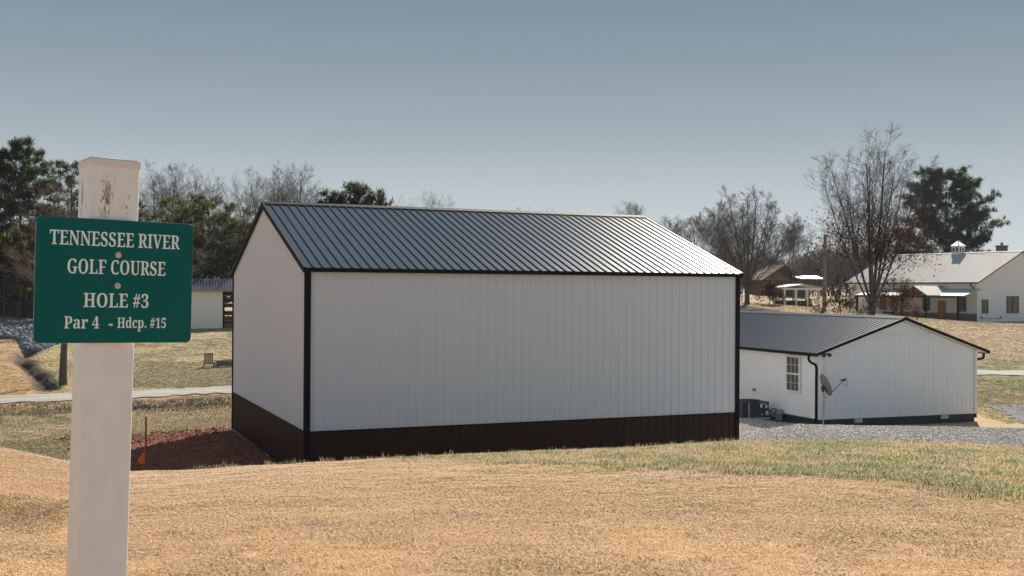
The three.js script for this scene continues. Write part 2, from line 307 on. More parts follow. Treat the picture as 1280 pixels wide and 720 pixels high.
// panels along a wall: origin o, turned by a about y, each sheet about 0.91 m wide
function panels(parent, name, o, a, len, lo, hi, mat, { flat = true, tall } = {}) {
  const n = Math.max(1, Math.round(len / .9144)), w = len / n; let shared = null;
  for (let k = 0; k < n; k++) {
    const x = k * w; let g;
    if (flat) g = shared ||= ribSheet(w, () => lo, () => hi, tall);
    else g = ribSheet(w, typeof lo === 'function' ? (u) => lo(x + u) : () => lo, (u) => hi(x + u), tall);
    const m = part(name, g, mat, parent); m.position.set(o[0] + Math.cos(a) * x, o[1], o[2] - Math.sin(a) * x); m.rotation.y = a;
  }
}
// roof sheets: run along 'len' from origin o (an eave corner) in direction angle a, rising by 'pitch' over 'run' to the inside
function roofPanels(parent, name, o, a, len, run, rise, mat, tall) {
  const n = Math.max(1, Math.round(len / .9144)), w = len / n, L = Math.hypot(run, rise), g = ribSheet(w, () => 0, () => L, tall), tilt = Math.atan2(rise, run);
  for (let k = 0; k < n; k++) {
    const x = k * w, m = part(name, g, mat, parent); m.rotation.order = 'YXZ'; m.rotation.y = a; m.rotation.x = -(Math.PI / 2 - tilt);
    m.position.set(o[0] + Math.cos(a) * x, o[1], o[2] - Math.sin(a) * x);
  }
}
function prism(pts, len) { // closed profile in x,y pushed back along -z by len
  const s = new THREE.Shape(pts.map(([x, y]) => new THREE.Vector2(x, y))); const g = new THREE.ExtrudeGeometry(s, { depth: len, bevelEnabled: false }); g.translate(0, 0, -len); return g.toNonIndexed();
}

// the big barn: local x along the front wall, z out of it
{
  const L = 12.19, W = 10.82, HE = 5.12, HR = 7.0, HW = 1.22, yaw = .4038, r = W / 2;
  const t = thing('barn', 'large windowless white metal barn with dark ribbed roof and dark lower band', 'barn', [-4.8623, 0, -25.957], yaw);
  const gable = (u) => HE + (HR - HE) * (1 - Math.abs(u - r) / r) - .03;
  // body: gable profile runs along x
  const core = prism([[.03, -.3], [W - .03, -.3], [W - .03, HE - .12], [r, HR - .14], [.03, HE - .12]], L - .06); // profile across the width
  core.rotateY(Math.PI / 2); core.translate(L - .03, 0, 0); // x -> -z, -z -> -x
  const wall = part('wall', core, M.core, t);
  panels(wall, 'wall_panel', [0, 0, 0], 0, L, HW, HE - .02, M.whiteMetal);
  panels(wall, 'wall_panel', [L, 0, -W], Math.PI, L, HW, HE - .02, M.whiteMetal);
  panels(wall, 'wall_panel', [0, 0, -W], -Math.PI / 2, W, HW, gable, M.whiteMetal, { flat: false });
  panels(wall, 'wall_panel', [L, 0, 0], Math.PI / 2, W, HW, gable, M.whiteMetal, { flat: false });
  const ws = part('wainscot', merge([box(L, .03, .03, L / 2, HW, .02), box(L, .03, .03, L / 2, HW, -W - .02), box(.03, .03, W, -.02, HW, -W / 2), box(.03, .03, W, L + .02, HW, -W / 2)]), M.trim, t);
  panels(ws, 'wainscot_panel', [0, 0, .004], 0, L, -.15, HW, M.wainscot);
  panels(ws, 'wainscot_panel', [L, 0, -W - .004], Math.PI, L, -.15, HW, M.wainscot);
  panels(ws, 'wainscot_panel', [-.004, 0, -W], -Math.PI / 2, W, .03, HW, M.wainscot);
  panels(ws, 'wainscot_panel', [L + .004, 0, 0], Math.PI / 2, W, .03, HW, M.wainscot);
  for (const [x, z] of [[0, 0], [L, 0], [0, -W], [L, -W]]) {
    const sx = x ? 1 : -1, sz = z ? -1 : 1;
    part('corner_trim', merge([box(.13, HE + .1, .03, x - sx * .035, HE / 2 - .06, z + sz * .024), box(.03, HE + .1, .10, x + sx * .024, HE / 2 - .06, z - sz * .042)]), M.trim, t);
  }
  for (const x of [-.03, L + .03]) part('base_trim', box(.05, .05, W, x, .005, -W / 2), M.baseTrim, t);
  const ov = .09, rise = (HR - HE) * (r + ov) / r, e = HE - (HR - HE) * ov / r + .02;
  const roof = part('roof', (() => { const g = prism([[-ov, e - .045], [-ov, e - .01], [r, e + rise - .01], [W + ov, e - .01], [W + ov, e - .045], [r, e + rise - .06]], L + .12); g.rotateY(Math.PI / 2); g.translate(L + .06, 0, 0); return g; })(), M.trim, t);
  roofPanels(roof, 'roof_panel', [-.06, e, ov], 0, L + .12, r + ov, rise, M.roof, .032);
  roofPanels(roof, 'roof_panel', [L + .06, e, -W - ov], Math.PI, L + .12, r + ov, rise, M.roof, .032);
  const cap = new THREE.Shape([[-.16, -.045], [0, .02], [.16, -.045], [.16, -.03], [0, .045], [-.16, -.03]].map((q) => new THREE.Vector2(...q)));
  const capG = new THREE.ExtrudeGeometry(cap, { depth: L + .16, bevelEnabled: false }); capG.rotateY(Math.PI / 2); capG.translate(-.08, e + rise + .012, -r); part('ridge_cap', capG, M.trim, t);
  const sl = Math.hypot(r + ov, rise), an = Math.atan2(rise, r + ov);
  for (const x of [-.07, L + .07]) for (const s of [1, -1]) { const g = box(.05, .15, sl, 0, 0, 0); g.rotateX(s * an); g.translate(x, e + rise / 2 - .045, -r + s * (r + ov) / 2); part('rake_trim', g, M.trim, t); }
  for (const z of [ov + .012, -W - ov - .012]) part('eave_trim', box(L + .14, .10, .025, L / 2, e - .045, z), M.trim, t);
}

// a gable house: gable wall along local x at z = 0, long walls running back along -z, ridge over the middle
function gableHouse(t, { W, L, base, HE, HR, wallMat, roofMat, trimMat, ov, rakeOv, cut = [], slopeTrim = .14, tall }) {
  const r = W / 2, gable = (u) => HE + (HR - HE) * (1 - Math.abs(u - r) / r) - .02;
  const wall = part('wall', prism([[.03, base], [W - .03, base], [W - .03, HE - .12], [r, HR - .14], [.03, HE - .12]], L - .06).translate(0, 0, -.03), M.core, t);
  panels(wall, 'wall_panel', [0, 0, 0], 0, W, base, gable, wallMat, { flat: false });
  panels(wall, 'wall_panel', [W, 0, -L], Math.PI, W, base, gable, wallMat, { flat: false });
  panels(wall, 'wall_panel', [0, 0, -L], -Math.PI / 2, L, base, HE + .02, wallMat);
  panels(wall, 'wall_panel', [W, 0, 0], Math.PI / 2, L, base, HE + .02, wallMat);
  const rise = (HR - HE) * (r + ov) / r, e = HE - (HR - HE) * ov / r + .09, len = L + 2 * rakeOv;
  const roof = part('roof', prism([[-ov, e - .09], [-ov, e - .012], [r, e + rise - .012], [W + ov, e - .012], [W + ov, e - .09], [r, e + rise - .10]], len - .02).translate(0, 0, rakeOv - .01), M.whitePaint, t);
  roofPanels(roof, 'roof_panel', [-ov, e, -L - rakeOv], -Math.PI / 2, len, r + ov, rise, roofMat, tall);
  roofPanels(roof, 'roof_panel', [W + ov, e, rakeOv], Math.PI / 2, len, r + ov, rise, roofMat, tall);
  const sl = Math.hypot(r + ov, rise), an = Math.atan2(rise, r + ov);
  for (const z of [rakeOv + .012, -L - rakeOv - .012]) for (const s of [1, -1]) { const g = box(sl, slopeTrim, .03); g.rotateZ(s * an); g.translate(r - s * (r + ov) / 2, e + rise / 2 - slopeTrim * .3, z); part('rake_trim', g, trimMat, t); }
  const cap = new THREE.Shape([[-.16, -.055], [0, .015], [.16, -.055], [.16, -.04], [0, .035], [-.16, -.04]].map((q) => new THREE.Vector2(...q)));
  const capG = new THREE.ExtrudeGeometry(cap, { depth: len + .04, bevelEnabled: false }); capG.translate(r, e + rise + .02, -L - rakeOv - .02); part('ridge_cap', capG, roofMat, t);
  for (const x of [-ov, W + ov]) { const s = x < 0 ? -1 : 1; part('gutter', merge([box(.11, .02, len, x + s * .06, e - .10, -L / 2), box(.015, .12, len, x + s * .115, e - .05, -L / 2), box(.015, .12, len, x + s * .008, e - .06, -L / 2)]), trimMat, t); }
  return { e, rise, r, wall, roof };
}
function sashWindow(parent, w, h, mats, { cols = 3, rows = 2, fw = .06 } = {}) { // faces +z, sits at the middle
  const fr = part('window', merge([box(w, fw, .07, 0, h / 2 - fw / 2, .02), box(w + .04, fw, .09, 0, -h / 2 + fw / 2, .025), box(fw, h - 2 * fw, .07, -w / 2 + fw / 2, 0, .02), box(fw, h - 2 * fw, .07, w / 2 - fw / 2, 0, .02), box(w - 2 * fw, fw * .9, .06, 0, 0, .018)]), mats.frame, parent);
  const bars = []; const iw = w - 2 * fw, ih = h / 2 - fw;
  for (const s of [-1, 1]) {
    part('pane', box(iw, ih, .006, 0, s * (h / 4 - fw * .1), s > 0 ? .012 : .006), mats.glass, fr);
    for (let i = 1; i < cols; i++) bars.push(box(.014, ih, .012, -iw / 2 + iw * i / cols, s * (h / 4 - fw * .1), .022));
    for (let i = 1; i < rows; i++) bars.push(box(iw, .014, .0125, 0, s * (h / 4 - fw * .1) - ih / 2 + ih * i / rows, .022));
  }
  if (bars.length) part('muntin', merge(bars), mats.frame, fr);
  return fr;
}

// the low white house
const LOW = { x: 10.7283, z: -38.17, yaw: .3549, W: 6.8896, L: 12 };
{
  const t = thing('house', 'low white metal house with dark ribbed roof, right of the big barn', 'house', [LOW.x, 0, LOW.z], LOW.yaw);
  const W = LOW.W, L = LOW.L, base = .2, HE = 2.5, HR = 3.62;
  const { e } = gableHouse(t, { W, L, base, HE, HR, wallMat: M.houseMetal, roofMat: M.houseRoof, trimMat: M.trim, ov: .28, rakeOv: .26, slopeTrim: .10, tall: .024 });
  part('foundation', merge([box(W - .08, .8, .2, W / 2, base - .4, -.14), box(W - .08, .8, .2, W / 2, base - .4, -L + .14), box(.2, .8, L - .5, .14, base - .4, -L / 2), box(.2, .8, L - .5, W - .14, base - .4, -L / 2)]), M.foundation, t);
  for (const [x, y] of [[1.62, .1], [5.42, .11]]) part('vent_block', merge([box(.32, .18, .06, x, y, .012), ...[-.05, 0, .05].map((k) => box(.27, .012, .02, x, y + k, .045))]), M.vent, t);
  part('vent_block', merge([box(.06, .2, .42, -.012, .08, -2.9), ...[-.05, 0, .05].map((k) => box(.02, .012, .36, -.045, .08 + k, -2.9))]), M.vent, t);
  part('base_trim', merge([box(W + .04, .05, .03, W / 2, base - .005, .02), box(.03, .05, L, -.02, base - .005, -L / 2)]), M.whitePaint, t);
  part('gable_trim', box(2.6, .045, .02, W / 2, HE + .62, .03), M.whitePaint, t);
  for (const z of [0.02, -L]) part('corner_trim', merge([box(.11, HE - base, .02, .05, (HE + base) / 2, z + .015), box(.02, HE - base, .11, -.015, (HE + base) / 2, z - .05)]), M.whitePaint, t);
  part('corner_trim', box(.11, HE - base, .02, W - .05, (HE + base) / 2, .035), M.whitePaint, t);
  for (const z of [-1.5, -6.0]) { const w = sashWindow(t, .86, 1.32, { frame: M.whitePaint, glass: M.glass }); w.rotation.y = -Math.PI / 2; w.position.set(-.035, 1.66, z); }
  part('downspout', merge([tube([[-.34, e - .1, -.16], [-.34, e - .24, -.16], [-.30, e - .32, -.14], [-.12, e - .42, -.10], [-.07, e - .52, -.10], [-.07, e - .75, -.10]], .045, 30, 8), bar([-.07, e - .7, -.10], [-.07, .1, -.10], .045, 8), bar([-.07, .12, -.10], [-.22, -.02, -.02], .045, 8)]), M.trim, t);
  part('downspout', merge([tube([[W + .32, e - .1, .02], [W + .30, e - .28, .02], [W + .08, e - .38, -.1], [W + .07, e - .7, -.1]], .045, 20, 8), bar([W + .07, e - .7, -.1], [W + .07, 0, -.1], .045, 8)]), M.trim, t);
  part('floodlight', merge([box(.10, .10, .05, .14, HE - .03, .04), bar([.14, HE - .03, .06], [.05, HE - .06, .16], .02), bar([.05, HE - .05, .13], [.0, HE - .09, .24], .05, 8, .065), bar([.14, HE - .03, .06], [.23, HE - .06, .16], .02), bar([.23, HE - .05, .13], [.28, HE - .09, .24], .05, 8, .065)]), M.darkMetal, t);
  part('outlet_box', box(.06, .11, .16, -.04, .86, -4.05, .01), M.greyMetal, t);
}
const low = (x, y, z) => { const c = Math.cos(LOW.yaw), s = Math.sin(LOW.yaw); return [LOW.x + x * c + z * s, y, LOW.z - x * s + z * c]; };
{ // air-conditioning package unit
  const p = low(-1.05, 0, -2.75), y = height(p[0], -p[2]);
  const t = thing('air_conditioner', 'dark blue-grey packaged air-conditioning unit on the gravel by the low house', 'air conditioner', [p[0], y, p[2]], LOW.yaw - .12);
  part('cabinet', merge([box(1.05, .56, .95, 0, .32, 0, .02), box(1.1, .04, 1.0, 0, .615, 0, .015)]), M.hvac, t);
  part('base', box(1.12, .07, 1.02, 0, .035, 0), M.baseTrim, t);
  part('fan_grille', (() => { const g = []; for (const r of [.1, .17, .24, .31, .37]) { const k = new THREE.TorusGeometry(r, .008, 5, 28); k.rotateX(Math.PI / 2); k.translate(-.05, .66, -.02); g.push(flat(k)); } for (let i = 0; i < 6; i++) { const a = i * Math.PI / 6; g.push(bar([-.05 + Math.cos(a) * .38, .655, -.02 + Math.sin(a) * .38], [-.05 - Math.cos(a) * .38, .655, -.02 - Math.sin(a) * .38], .007, 5)); } const c = new THREE.CylinderGeometry(.40, .40, .05, 28, 1, true); c.translate(-.05, .645, -.02); g.push(flat(c)); return merge(g); })(), M.darkMetal, t);
  part('corner_post', box(.05, .56, .05, -.27, .32, .465), M.hvacPale, t);
  const sl = []; for (let i = 0; i < 12; i++) sl.push(box(.22, .02, .02, -.41, .1 + i * .042, .482)); part('louvre', merge(sl), M.darkMetal, t);
  for (const [x, yy, w, h] of [[.22, .50, .08, .14], [.42, .46, .07, .11], [.45, .24, .10, .16], [.36, .56, .12, .03]]) part('sticker', box(w, h, .004, x, yy, .478), M.sticker, t);
  part('sticker', box(.06, .05, .004, .25, .18, .478), M.yellowSticker, t, 'yellow sticker');
}
{ // pipes and meter beside it
  const p = low(-.32, 0, -2.15), y = height(p[0], -p[2]);
  const t = thing('gas_meter', 'grey gas meter with looped pipes between the air conditioner and low house wall', 'meter', [p[0], y, p[2]], LOW.yaw - .3);
  part('meter_body', merge([box(.26, .24, .16, .1, .36, 0, .03), box(.24, .2, .14, .1, .16, .0, .03)]), M.greyMetal, t);
  part('dial', new THREE.CylinderGeometry(.07, .07, .03, 16).rotateX(Math.PI / 2).translate(.1, .38, .09), M.steel, t);
  part('pipe', merge([tube([[-.2, .0, .05], [-.22, .45, .05], [-.08, .52, .03], [.04, .46, 0]], .02, 24, 6), tube([[-.45, .42, .1], [-.3, .5, .1], [-.22, .25, .12], [-.1, .1, .1], [.05, .04, .1]], .022, 24, 6), bar([.22, .42, 0], [.22, 0, 0], .02)]), M.darkMetal, t);
}
{ // satellite dish on a pale pole
  const q = P2(1030, 37.55), y = height(q, 37.55);
  const t = thing('satellite_dish', 'grey satellite dish on a thin pale pole at the corner of low house', 'satellite dish', [q, y, -37.55], 0);
  const H = yAt(1030, 486, 37.55) - y;
  part('mast', bar([0, -.2, 0], [0, H - .02, 0], .024, 10), M.vent, t);
  const prof = []; for (let i = 0; i <= 12; i++) { const r = .40 * i / 12; prof.push(new THREE.Vector2(r, r * r * .38)); }
  for (let i = 12; i >= 0; i--) { const r = .40 * i / 12; prof.push(new THREE.Vector2(r, r * r * .38 - .012)); }
  const dish = new THREE.LatheGeometry(prof, 36); dish.scale(1, 1, 1.06); // axis +y
  dish.applyQuaternion(new THREE.Quaternion().setFromUnitVectors(new THREE.Vector3(0, 1, 0), new THREE.Vector3(.93, .36, -.08).normalize())); dish.translate(.03, H + .12, .02);
  part('reflector', dish, M.greyMetal, t);
  part('bracket', merge([bar([0, H - .1, 0], [-.05, H + .02, .02], .035, 8), bar([-.06, H - .02, .03], [.03, H + .11, .02], .03, 8), box(.12, .14, .1, -.01, H + .02, .02)]), M.darkMetal, t);
  const arm = part('feed_arm', bar([.16, H - .22, .05], [.72, H + .28, -.08], .016, 6), M.greyMetal, t);
  part('receiver', merge([bar([.66, H + .30, -.02], [.80, H + .31, -.10], .03, 8), bar([.60, H + .27, -.1], [.72, H + .34, -.04], .022, 8), bar([.74, H + .27, -.08], [.80, H + .36, -.12], .02, 6)]), M.darkMetal, arm);
  part('cable', merge([tube([[.03, H - .02, .04], [.16, H - .12, .06], [.14, H - .27, .06], [.02, H - .28, .05], [-.01, H - .14, .05], [.08, H - .08, .05], [.02, H - .4, .03], [.015, H - .9, .026]], .007, 50, 5), tube([[.76, H + .30, -.1], [.84, H + .22, -.1], [.82, H + .08, -.1], [.74, H + .18, -.09]], .006, 24, 5)]), M.darkMetal, t);
}
function P2(px, d) { return xAt(px, d); }

// the far white house with a porch, on the rise to the right
{
  const B = Math.PI / 6, W = 13.6, L = 17, t = thing('farmhouse', 'large white metal house with pale roof, cupola and porch on the far right rise', 'house', [47.1, 1.72, -111], B);
  const HE = 4.05, HR = 7.2;
  const { e, rise, r } = gableHouse(t, { W, L, base: -.3, HE, HR, wallMat: M.houseMetal, roofMat: M.farRoof, trimMat: M.trim, ov: .35, rakeOv: .35, slopeTrim: .12, tall: .03 });
  const dark = { frame: M.darkMetal, glass: M.glass };
  for (const [x, w, h, y] of [[1.15, .95, 1.4, 1.55], [5.1, .95, 1.75, 1.72], [6.05, .95, 1.75, 1.72]]) { const q = sashWindow(t, w, h, dark, { cols: 1, rows: 1 }); q.position.set(x, y, .03); }
  for (const z of [-1.75, -6.2, -10.5, -12]) { const q = sashWindow(t, .9, 1.5, dark, { cols: 1, rows: 1 }); q.rotation.y = -Math.PI / 2; q.position.set(-.03, 1.75, z); }
  const door = part('door', merge([box(.06, 2.05, .95, -.05, 1.05, -4.25), ...[[.55, .6], [1.35, .8]].map(([y, h]) => box(.03, h, .62, -.085, y + .05, -4.25))]), M.doorWood, t); part('handle', bar([-.1, 1.0, -3.9], [-.1, 1.14, -3.9], .02), M.darkMetal, door);
  const st = part('stone_skirt', box(.06, .9, 12, -.06, .35, -6.0), M.stone, t); const rs = rng(5);
  for (let i = 0; i < 26; i++) for (let j = 0; j < 4; j++) { const z = -.2 - i * .45 - (j % 2) * .2; if (z < -3.7 && z > -4.8) continue; const s = part('stone', box(.05 + rs() * .04, .2, .40, -.10, .02 + j * .225, z, .02), j % 3 ? M.stone : M.greyMetal, st); s.scale.y = .9 + rs() * .15; }
  // porch: a gabled entry and a lean-to along the wall
  const pr = part('porch_roof', (() => { const g = []; const sh = new THREE.Shape([[-2.6, 2.5], [-2.6, 2.62], [0, 3.35], [0, 3.2]].map((q) => new THREE.Vector2(...q))); const a = new THREE.ExtrudeGeometry(sh, { depth: 14, bevelEnabled: false }); a.translate(0, 0, -13.6); g.push(a); const s2 = new THREE.Shape([[-1.7, 2.55], [0, 3.5], [1.7, 2.55], [1.7, 2.66], [0, 3.62], [-1.7, 2.66]].map((q) => new THREE.Vector2(...q))); const b = new THREE.ExtrudeGeometry(s2, { depth: 4.4, bevelEnabled: false }); b.rotateY(-Math.PI / 2); b.translate(-.05, 0, -4.2); g.push(b); return merge(g); })(), M.farRoof, t);
  part('porch_beam', merge([box(.1, .14, 14, -2.62, 2.48, -6.6), box(.1, .16, 3.5, -4.42, 2.52, -4.2), box(2, .12, .1, -3.4, 2.5, -2.6), box(2, .12, .1, -3.4, 2.5, -5.8)]), M.trim, pr);
  { const truss = merge([bar([-4.42, 2.6, -5.8], [-4.42, 3.5, -4.2], .07, 4), bar([-4.42, 2.6, -2.6], [-4.42, 3.5, -4.2], .07, 4), bar([-4.42, 2.55, -4.2], [-4.42, 3.45, -4.2], .07, 4)]); part('truss', truss, M.trim, pr); }
  for (const [x, z] of [[-4.4, -2.7], [-4.4, -5.7], [-2.55, -.3], [-2.55, -8.4], [-2.55, -11], [-2.55, -13.4]]) part('porch_post', box(.18, 2.5, .18, x, 1.2, z), M.trim, t);
  part('downspout', merge([tube([[-.42, e - .08, -.5], [-.40, e - .3, -.5], [-.08, e - .55, -.4], [-.07, e - .9, -.4]], .055, 20, 6), bar([-.07, e - .9, -.4], [-.07, 3.2, -.4], .055)]), M.trim, t);
  part('gas_pipe', merge([bar([.6, .35, .06], [3.6, .3, .06], .02), box(.2, .18, .12, .6, .4, .08), box(.14, .2, .1, 3.6, .42, .08)]), M.greyMetal, t);
  // cupola on the ridge
  const cz = -7.6, cy = HR + .1; const cu = part('cupola', merge([box(.95, .95, .95, r, cy + .25, cz), box(1.12, .08, 1.12, r, cy + .76, cz), box(1.05, .14, 1.05, r, cy - .1, cz)]), M.whitePaint, t);
  for (const z of [-.22, .22]) { part('pane', box(.02, .5, .3, r - .485, cy + .38, cz + z), M.glass, cu); part('pane', box(.3, .5, .02, r + z, cy + .38, cz + .485), M.glass, cu); }
  const cr = new THREE.ConeGeometry(.82, .55, 4); cr.rotateY(Math.PI / 4); cr.translate(r, cy + 1.07, cz); part('cupola_roof', merge([cr, new THREE.SphereGeometry(.06, 8, 6).translate(r, cy + 1.38, cz)]), M.whitePaint, cu);
}

// the shed behind the sign on the left
{
  const d = 85, x0 = xAt(186, d), y = 1.44, t = thing('shed', 'white metal shed with blue-grey roof and open bay, between the sign and the barn', 'shed', [x0, y, -d], .30);
  const W = 8.8, Wc = 5.55, D = 5, HE = 3.05, HR = 3.95, shm = std([.80, .78, .71], .5);
  const wall = part('wall', merge([box(Wc, HE - .1, D - .1, Wc / 2, (HE - .1) / 2, -D / 2)]), M.core, t);
  panels(wall, 'wall_panel', [0, 0, .02], 0, Wc, 0, HE, shm); panels(wall, 'wall_panel', [Wc + .02, 0, 0], Math.PI / 2, D, 0, HE, shm);
  const rm = phys([.022, .030, .055], .7, { specularIntensity: .25 });
  const roof = part('roof', (() => { const g = prism([[-.25, HE - .06], [-.25, HE], [D / 2, HR], [D + .25, HE], [D + .25, HE - .06], [D / 2, HR - .07]], W + .4); g.rotateY(Math.PI / 2); g.translate(W + .2, -.01, 0); return g; })(), rm, t);
  roofPanels(roof, 'roof_panel', [-.2, HE, .25], 0, W + .4, D / 2 + .25, HR - HE, rm, .028);
  part('eave_trim', box(W + .4, .14, .04, W / 2, HE - .06, .27), std([.30, .24, .19], .6), t);
  for (const x of [Wc + .08, Wc + 1.65, W - .08]) for (const z of [-.05, -D + .1]) part('post', box(.14, HE, .14, x, HE / 2, z), M.trim, t);
  part('rail', merge([.25, .7, 1.1, 1.75, 2.2, 2.75].map((yy) => box(W - Wc, .3, .08, (W + Wc) / 2, yy, -D + .1)).concat([box(W - Wc, .16, .1, (W + Wc) / 2, .1, -.05), bar([Wc + .1, 2.3, -.06], [Wc + 1.6, 2.85, -.06], .04), box(W - Wc, .05, .5, (W + Wc) / 2, 1.3, -D + .5)])), std([.12, .06, .04], .8), t);
  part('firewood', (() => { const g = [], r = rng(3); for (let i = 0; i < 34; i++) g.push(bar([Wc + .3 + (i % 9) * .32 + r() * .05, .25 + Math.floor(i / 9) * .26, -D + .8], [Wc + .3 + (i % 9) * .32, .25 + Math.floor(i / 9) * .26, -D + 1.5], .12, 7)); return merge(g); })(), M.wood, t);
}

// ---------------------------------------------------------------- the golf sign
{
  const th = .6, cx = -1.243, cy = 4.622, cd = 3.41;
  const t = thing('sign_post', 'square white vinyl post with mildewed top carrying the green sign', 'post', [cx, cy, -cd], th);
  t.rotation.order = 'YXZ'; t.rotation.z = -.024;
  const w = .150, top = .372, bot = -2.2;
  const mild = tex(1024, (u, v) => { // mildew stains on the upper part, scuffs lower
    const y = v * 2.6 - 2.2; let s = 0;
    const blot = (cu, cv, ru, rv) => Math.max(0, 1 - Math.hypot((u - cu) / ru, (y - cv) / rv));
    const n = .5 * wrapN(u, v, 64, 500) + .5 * wrapN(u, v, 30, 250), n2 = wrapN(u, v, 12, 100);
    s += smooth(.56, .72, blot(.36, .275, .20, .08) * .55 + n * .6) * .75 + smooth(.6, .74, blot(.28, .225, .30, .07) * .4 + n * .62) * .55 + smooth(.62, .78, blot(.76, .26, .2, .10) * .35 + n * .62) * .5 + smooth(.62, .78, n2 * .5 + n * .5) * .14 * (y > .1 ? 1 : .5);
    s += smooth(.6, .85, blot(.4, .17, .9, .03) + n * .4) * .3;
    const b = .93 + .07 * wrapN(u, v, 5, 40); return [lerp(b, .23, s), lerp(b, .21, s), lerp(b * .99, .15, s)];
  });
  const vinyl = std([.82, .84, .88], .45, { map: mild }), capM = std([.72, .71, .71], .5, { map: mild });
  const g = new RoundedBoxGeometry(w, top - bot, w, 3, .007); g.translate(0, (top + bot) / 2, -w / 2 - .004);
  { const p = g.attributes.position, uv = g.attributes.uv, n = g.attributes.normal; for (let i = 0; i < p.count; i++) { const side = Math.abs(n.getX(i)) > .7; uv.setXY(i, side ? (p.getZ(i) + w) / w : (p.getX(i) + w / 2) / w, (p.getY(i) + 2.2) / 2.6); } }
  part('post_sleeve', g, vinyl, t);
  const cg = new RoundedBoxGeometry(w + .005, .024, w + .005, 3, .003); cg.translate(0, top + .004, -w / 2 - .004);
  const pyr = new THREE.ConeGeometry((w - .002) / Math.SQRT2, .010, 4); pyr.rotateY(Math.PI / 4); pyr.translate(0, top + .023, -w / 2 - .004);
  part('post_cap', merge([cg, pyr]), capM, t);
  // plate
  const s = thing('golf_course_sign', 'green rectangular sign with white lettering fixed to the white post', 'sign', [cx + .012, cy + .008, -cd], th);
  s.rotation.order = 'YXZ'; s.rotation.z = -.0165;
  const SW = .474, SH = .381, r = .016, sh = new THREE.Shape(); sh.moveTo(-SW / 2 + r, -SH / 2); sh.lineTo(SW / 2 - r, -SH / 2); sh.absarc(SW / 2 - r, -SH / 2 + r, r, -Math.PI / 2, 0); sh.lineTo(SW / 2, SH / 2 - r); sh.absarc(SW / 2 - r, SH / 2 - r, r, 0, Math.PI / 2); sh.lineTo(-SW / 2 + r, SH / 2); sh.absarc(-SW / 2 + r, SH / 2 - r, r, Math.PI / 2, Math.PI); sh.lineTo(-SW / 2, -SH / 2 + r); sh.absarc(-SW / 2 + r, -SH / 2 + r, r, Math.PI, Math.PI * 1.5);
  const plate = new THREE.ExtrudeGeometry(sh, { depth: .002, bevelEnabled: true, bevelThickness: .0006, bevelSize: .0006, bevelSegments: 2, curveSegments: 8 });
  const faceG = new THREE.ShapeGeometry(sh, 8); { const p = faceG.attributes.position, uv = faceG.attributes.uv; for (let i = 0; i < p.count; i++) uv.setXY(i, (p.getX(i) + SW / 2) / SW, (p.getY(i) + SH / 2) / SH); } faceG.translate(0, 0, .0032);
  const cv = document.createElement('canvas'); cv.width = 2040; cv.height = 1640; const c = cv.getContext('2d');
  c.fillStyle = 'rgb(0,94,95)'; c.fillRect(0, 0, 2040, 1640);
  const rr = rng(11); for (let i = 0; i < 900; i++) { c.fillStyle = rr() < .5 ? 'rgba(0,60,55,.10)' : 'rgba(30,130,115,.08)'; const x = rr() * 2040, y = rr() * 1640; c.fillRect(x, y, 2 + rr() * 26, 2 + rr() * 60); }
  const line = (txt, x, y, width, cap, sp = 0) => { c.save(); const fs = cap / .714; c.font = `bold ${fs}px serif`; c.textAlign = 'left'; c.textBaseline = 'alphabetic'; const m = c.measureText(txt).width; c.translate(x - width / 2, y + cap / 2); c.scale(width / m, 1); c.fillStyle = 'rgb(226,240,246)'; c.fillText(txt, 0, 0); c.restore(); };
  line('TENNESSEE RIVER', 1012, 262, 1690, 190); line('GOLF COURSE', 1030, 632, 1290, 190); line('HOLE #3', 1030, 1075, 860, 186);
  line('Par 4', 590, 1370, 450, 160); line('-', 960, 1380, 62, 170); line('Hdcp. #15', 1370, 1372, 660, 138);
  for (let i = 0; i < 26; i++) { c.strokeStyle = 'rgba(190,205,195,.25)'; c.lineWidth = 1.5; const x = rr() * 2040, y = rr() * 1640; c.beginPath(); c.moveTo(x, y); c.lineTo(x + rr() * 50 - 25, y + rr() * 24 - 12); c.stroke(); }
  const face = new THREE.CanvasTexture(cv); face.colorSpace = THREE.SRGBColorSpace; face.anisotropy = 8;
  part('plate', plate, std([.35, .42, .40], .5), s);
  part('sign_face', faceG, phys([1, 1, 1], .6, { map: face, specularIntensity: .35 }), s);
  for (const v of [.285, .535]) { const y = SH / 2 - v * SH, b = merge([new THREE.CylinderGeometry(.0088, .0098, .003, 20).rotateX(Math.PI / 2).translate(.004, y, .005), new THREE.SphereGeometry(.006, 12, 8).scale(1, 1, .5).translate(.004, y, .0062)]); part('bolt', b, std([.55, .54, .46], .45, { metalness: .3 }), s); }
}

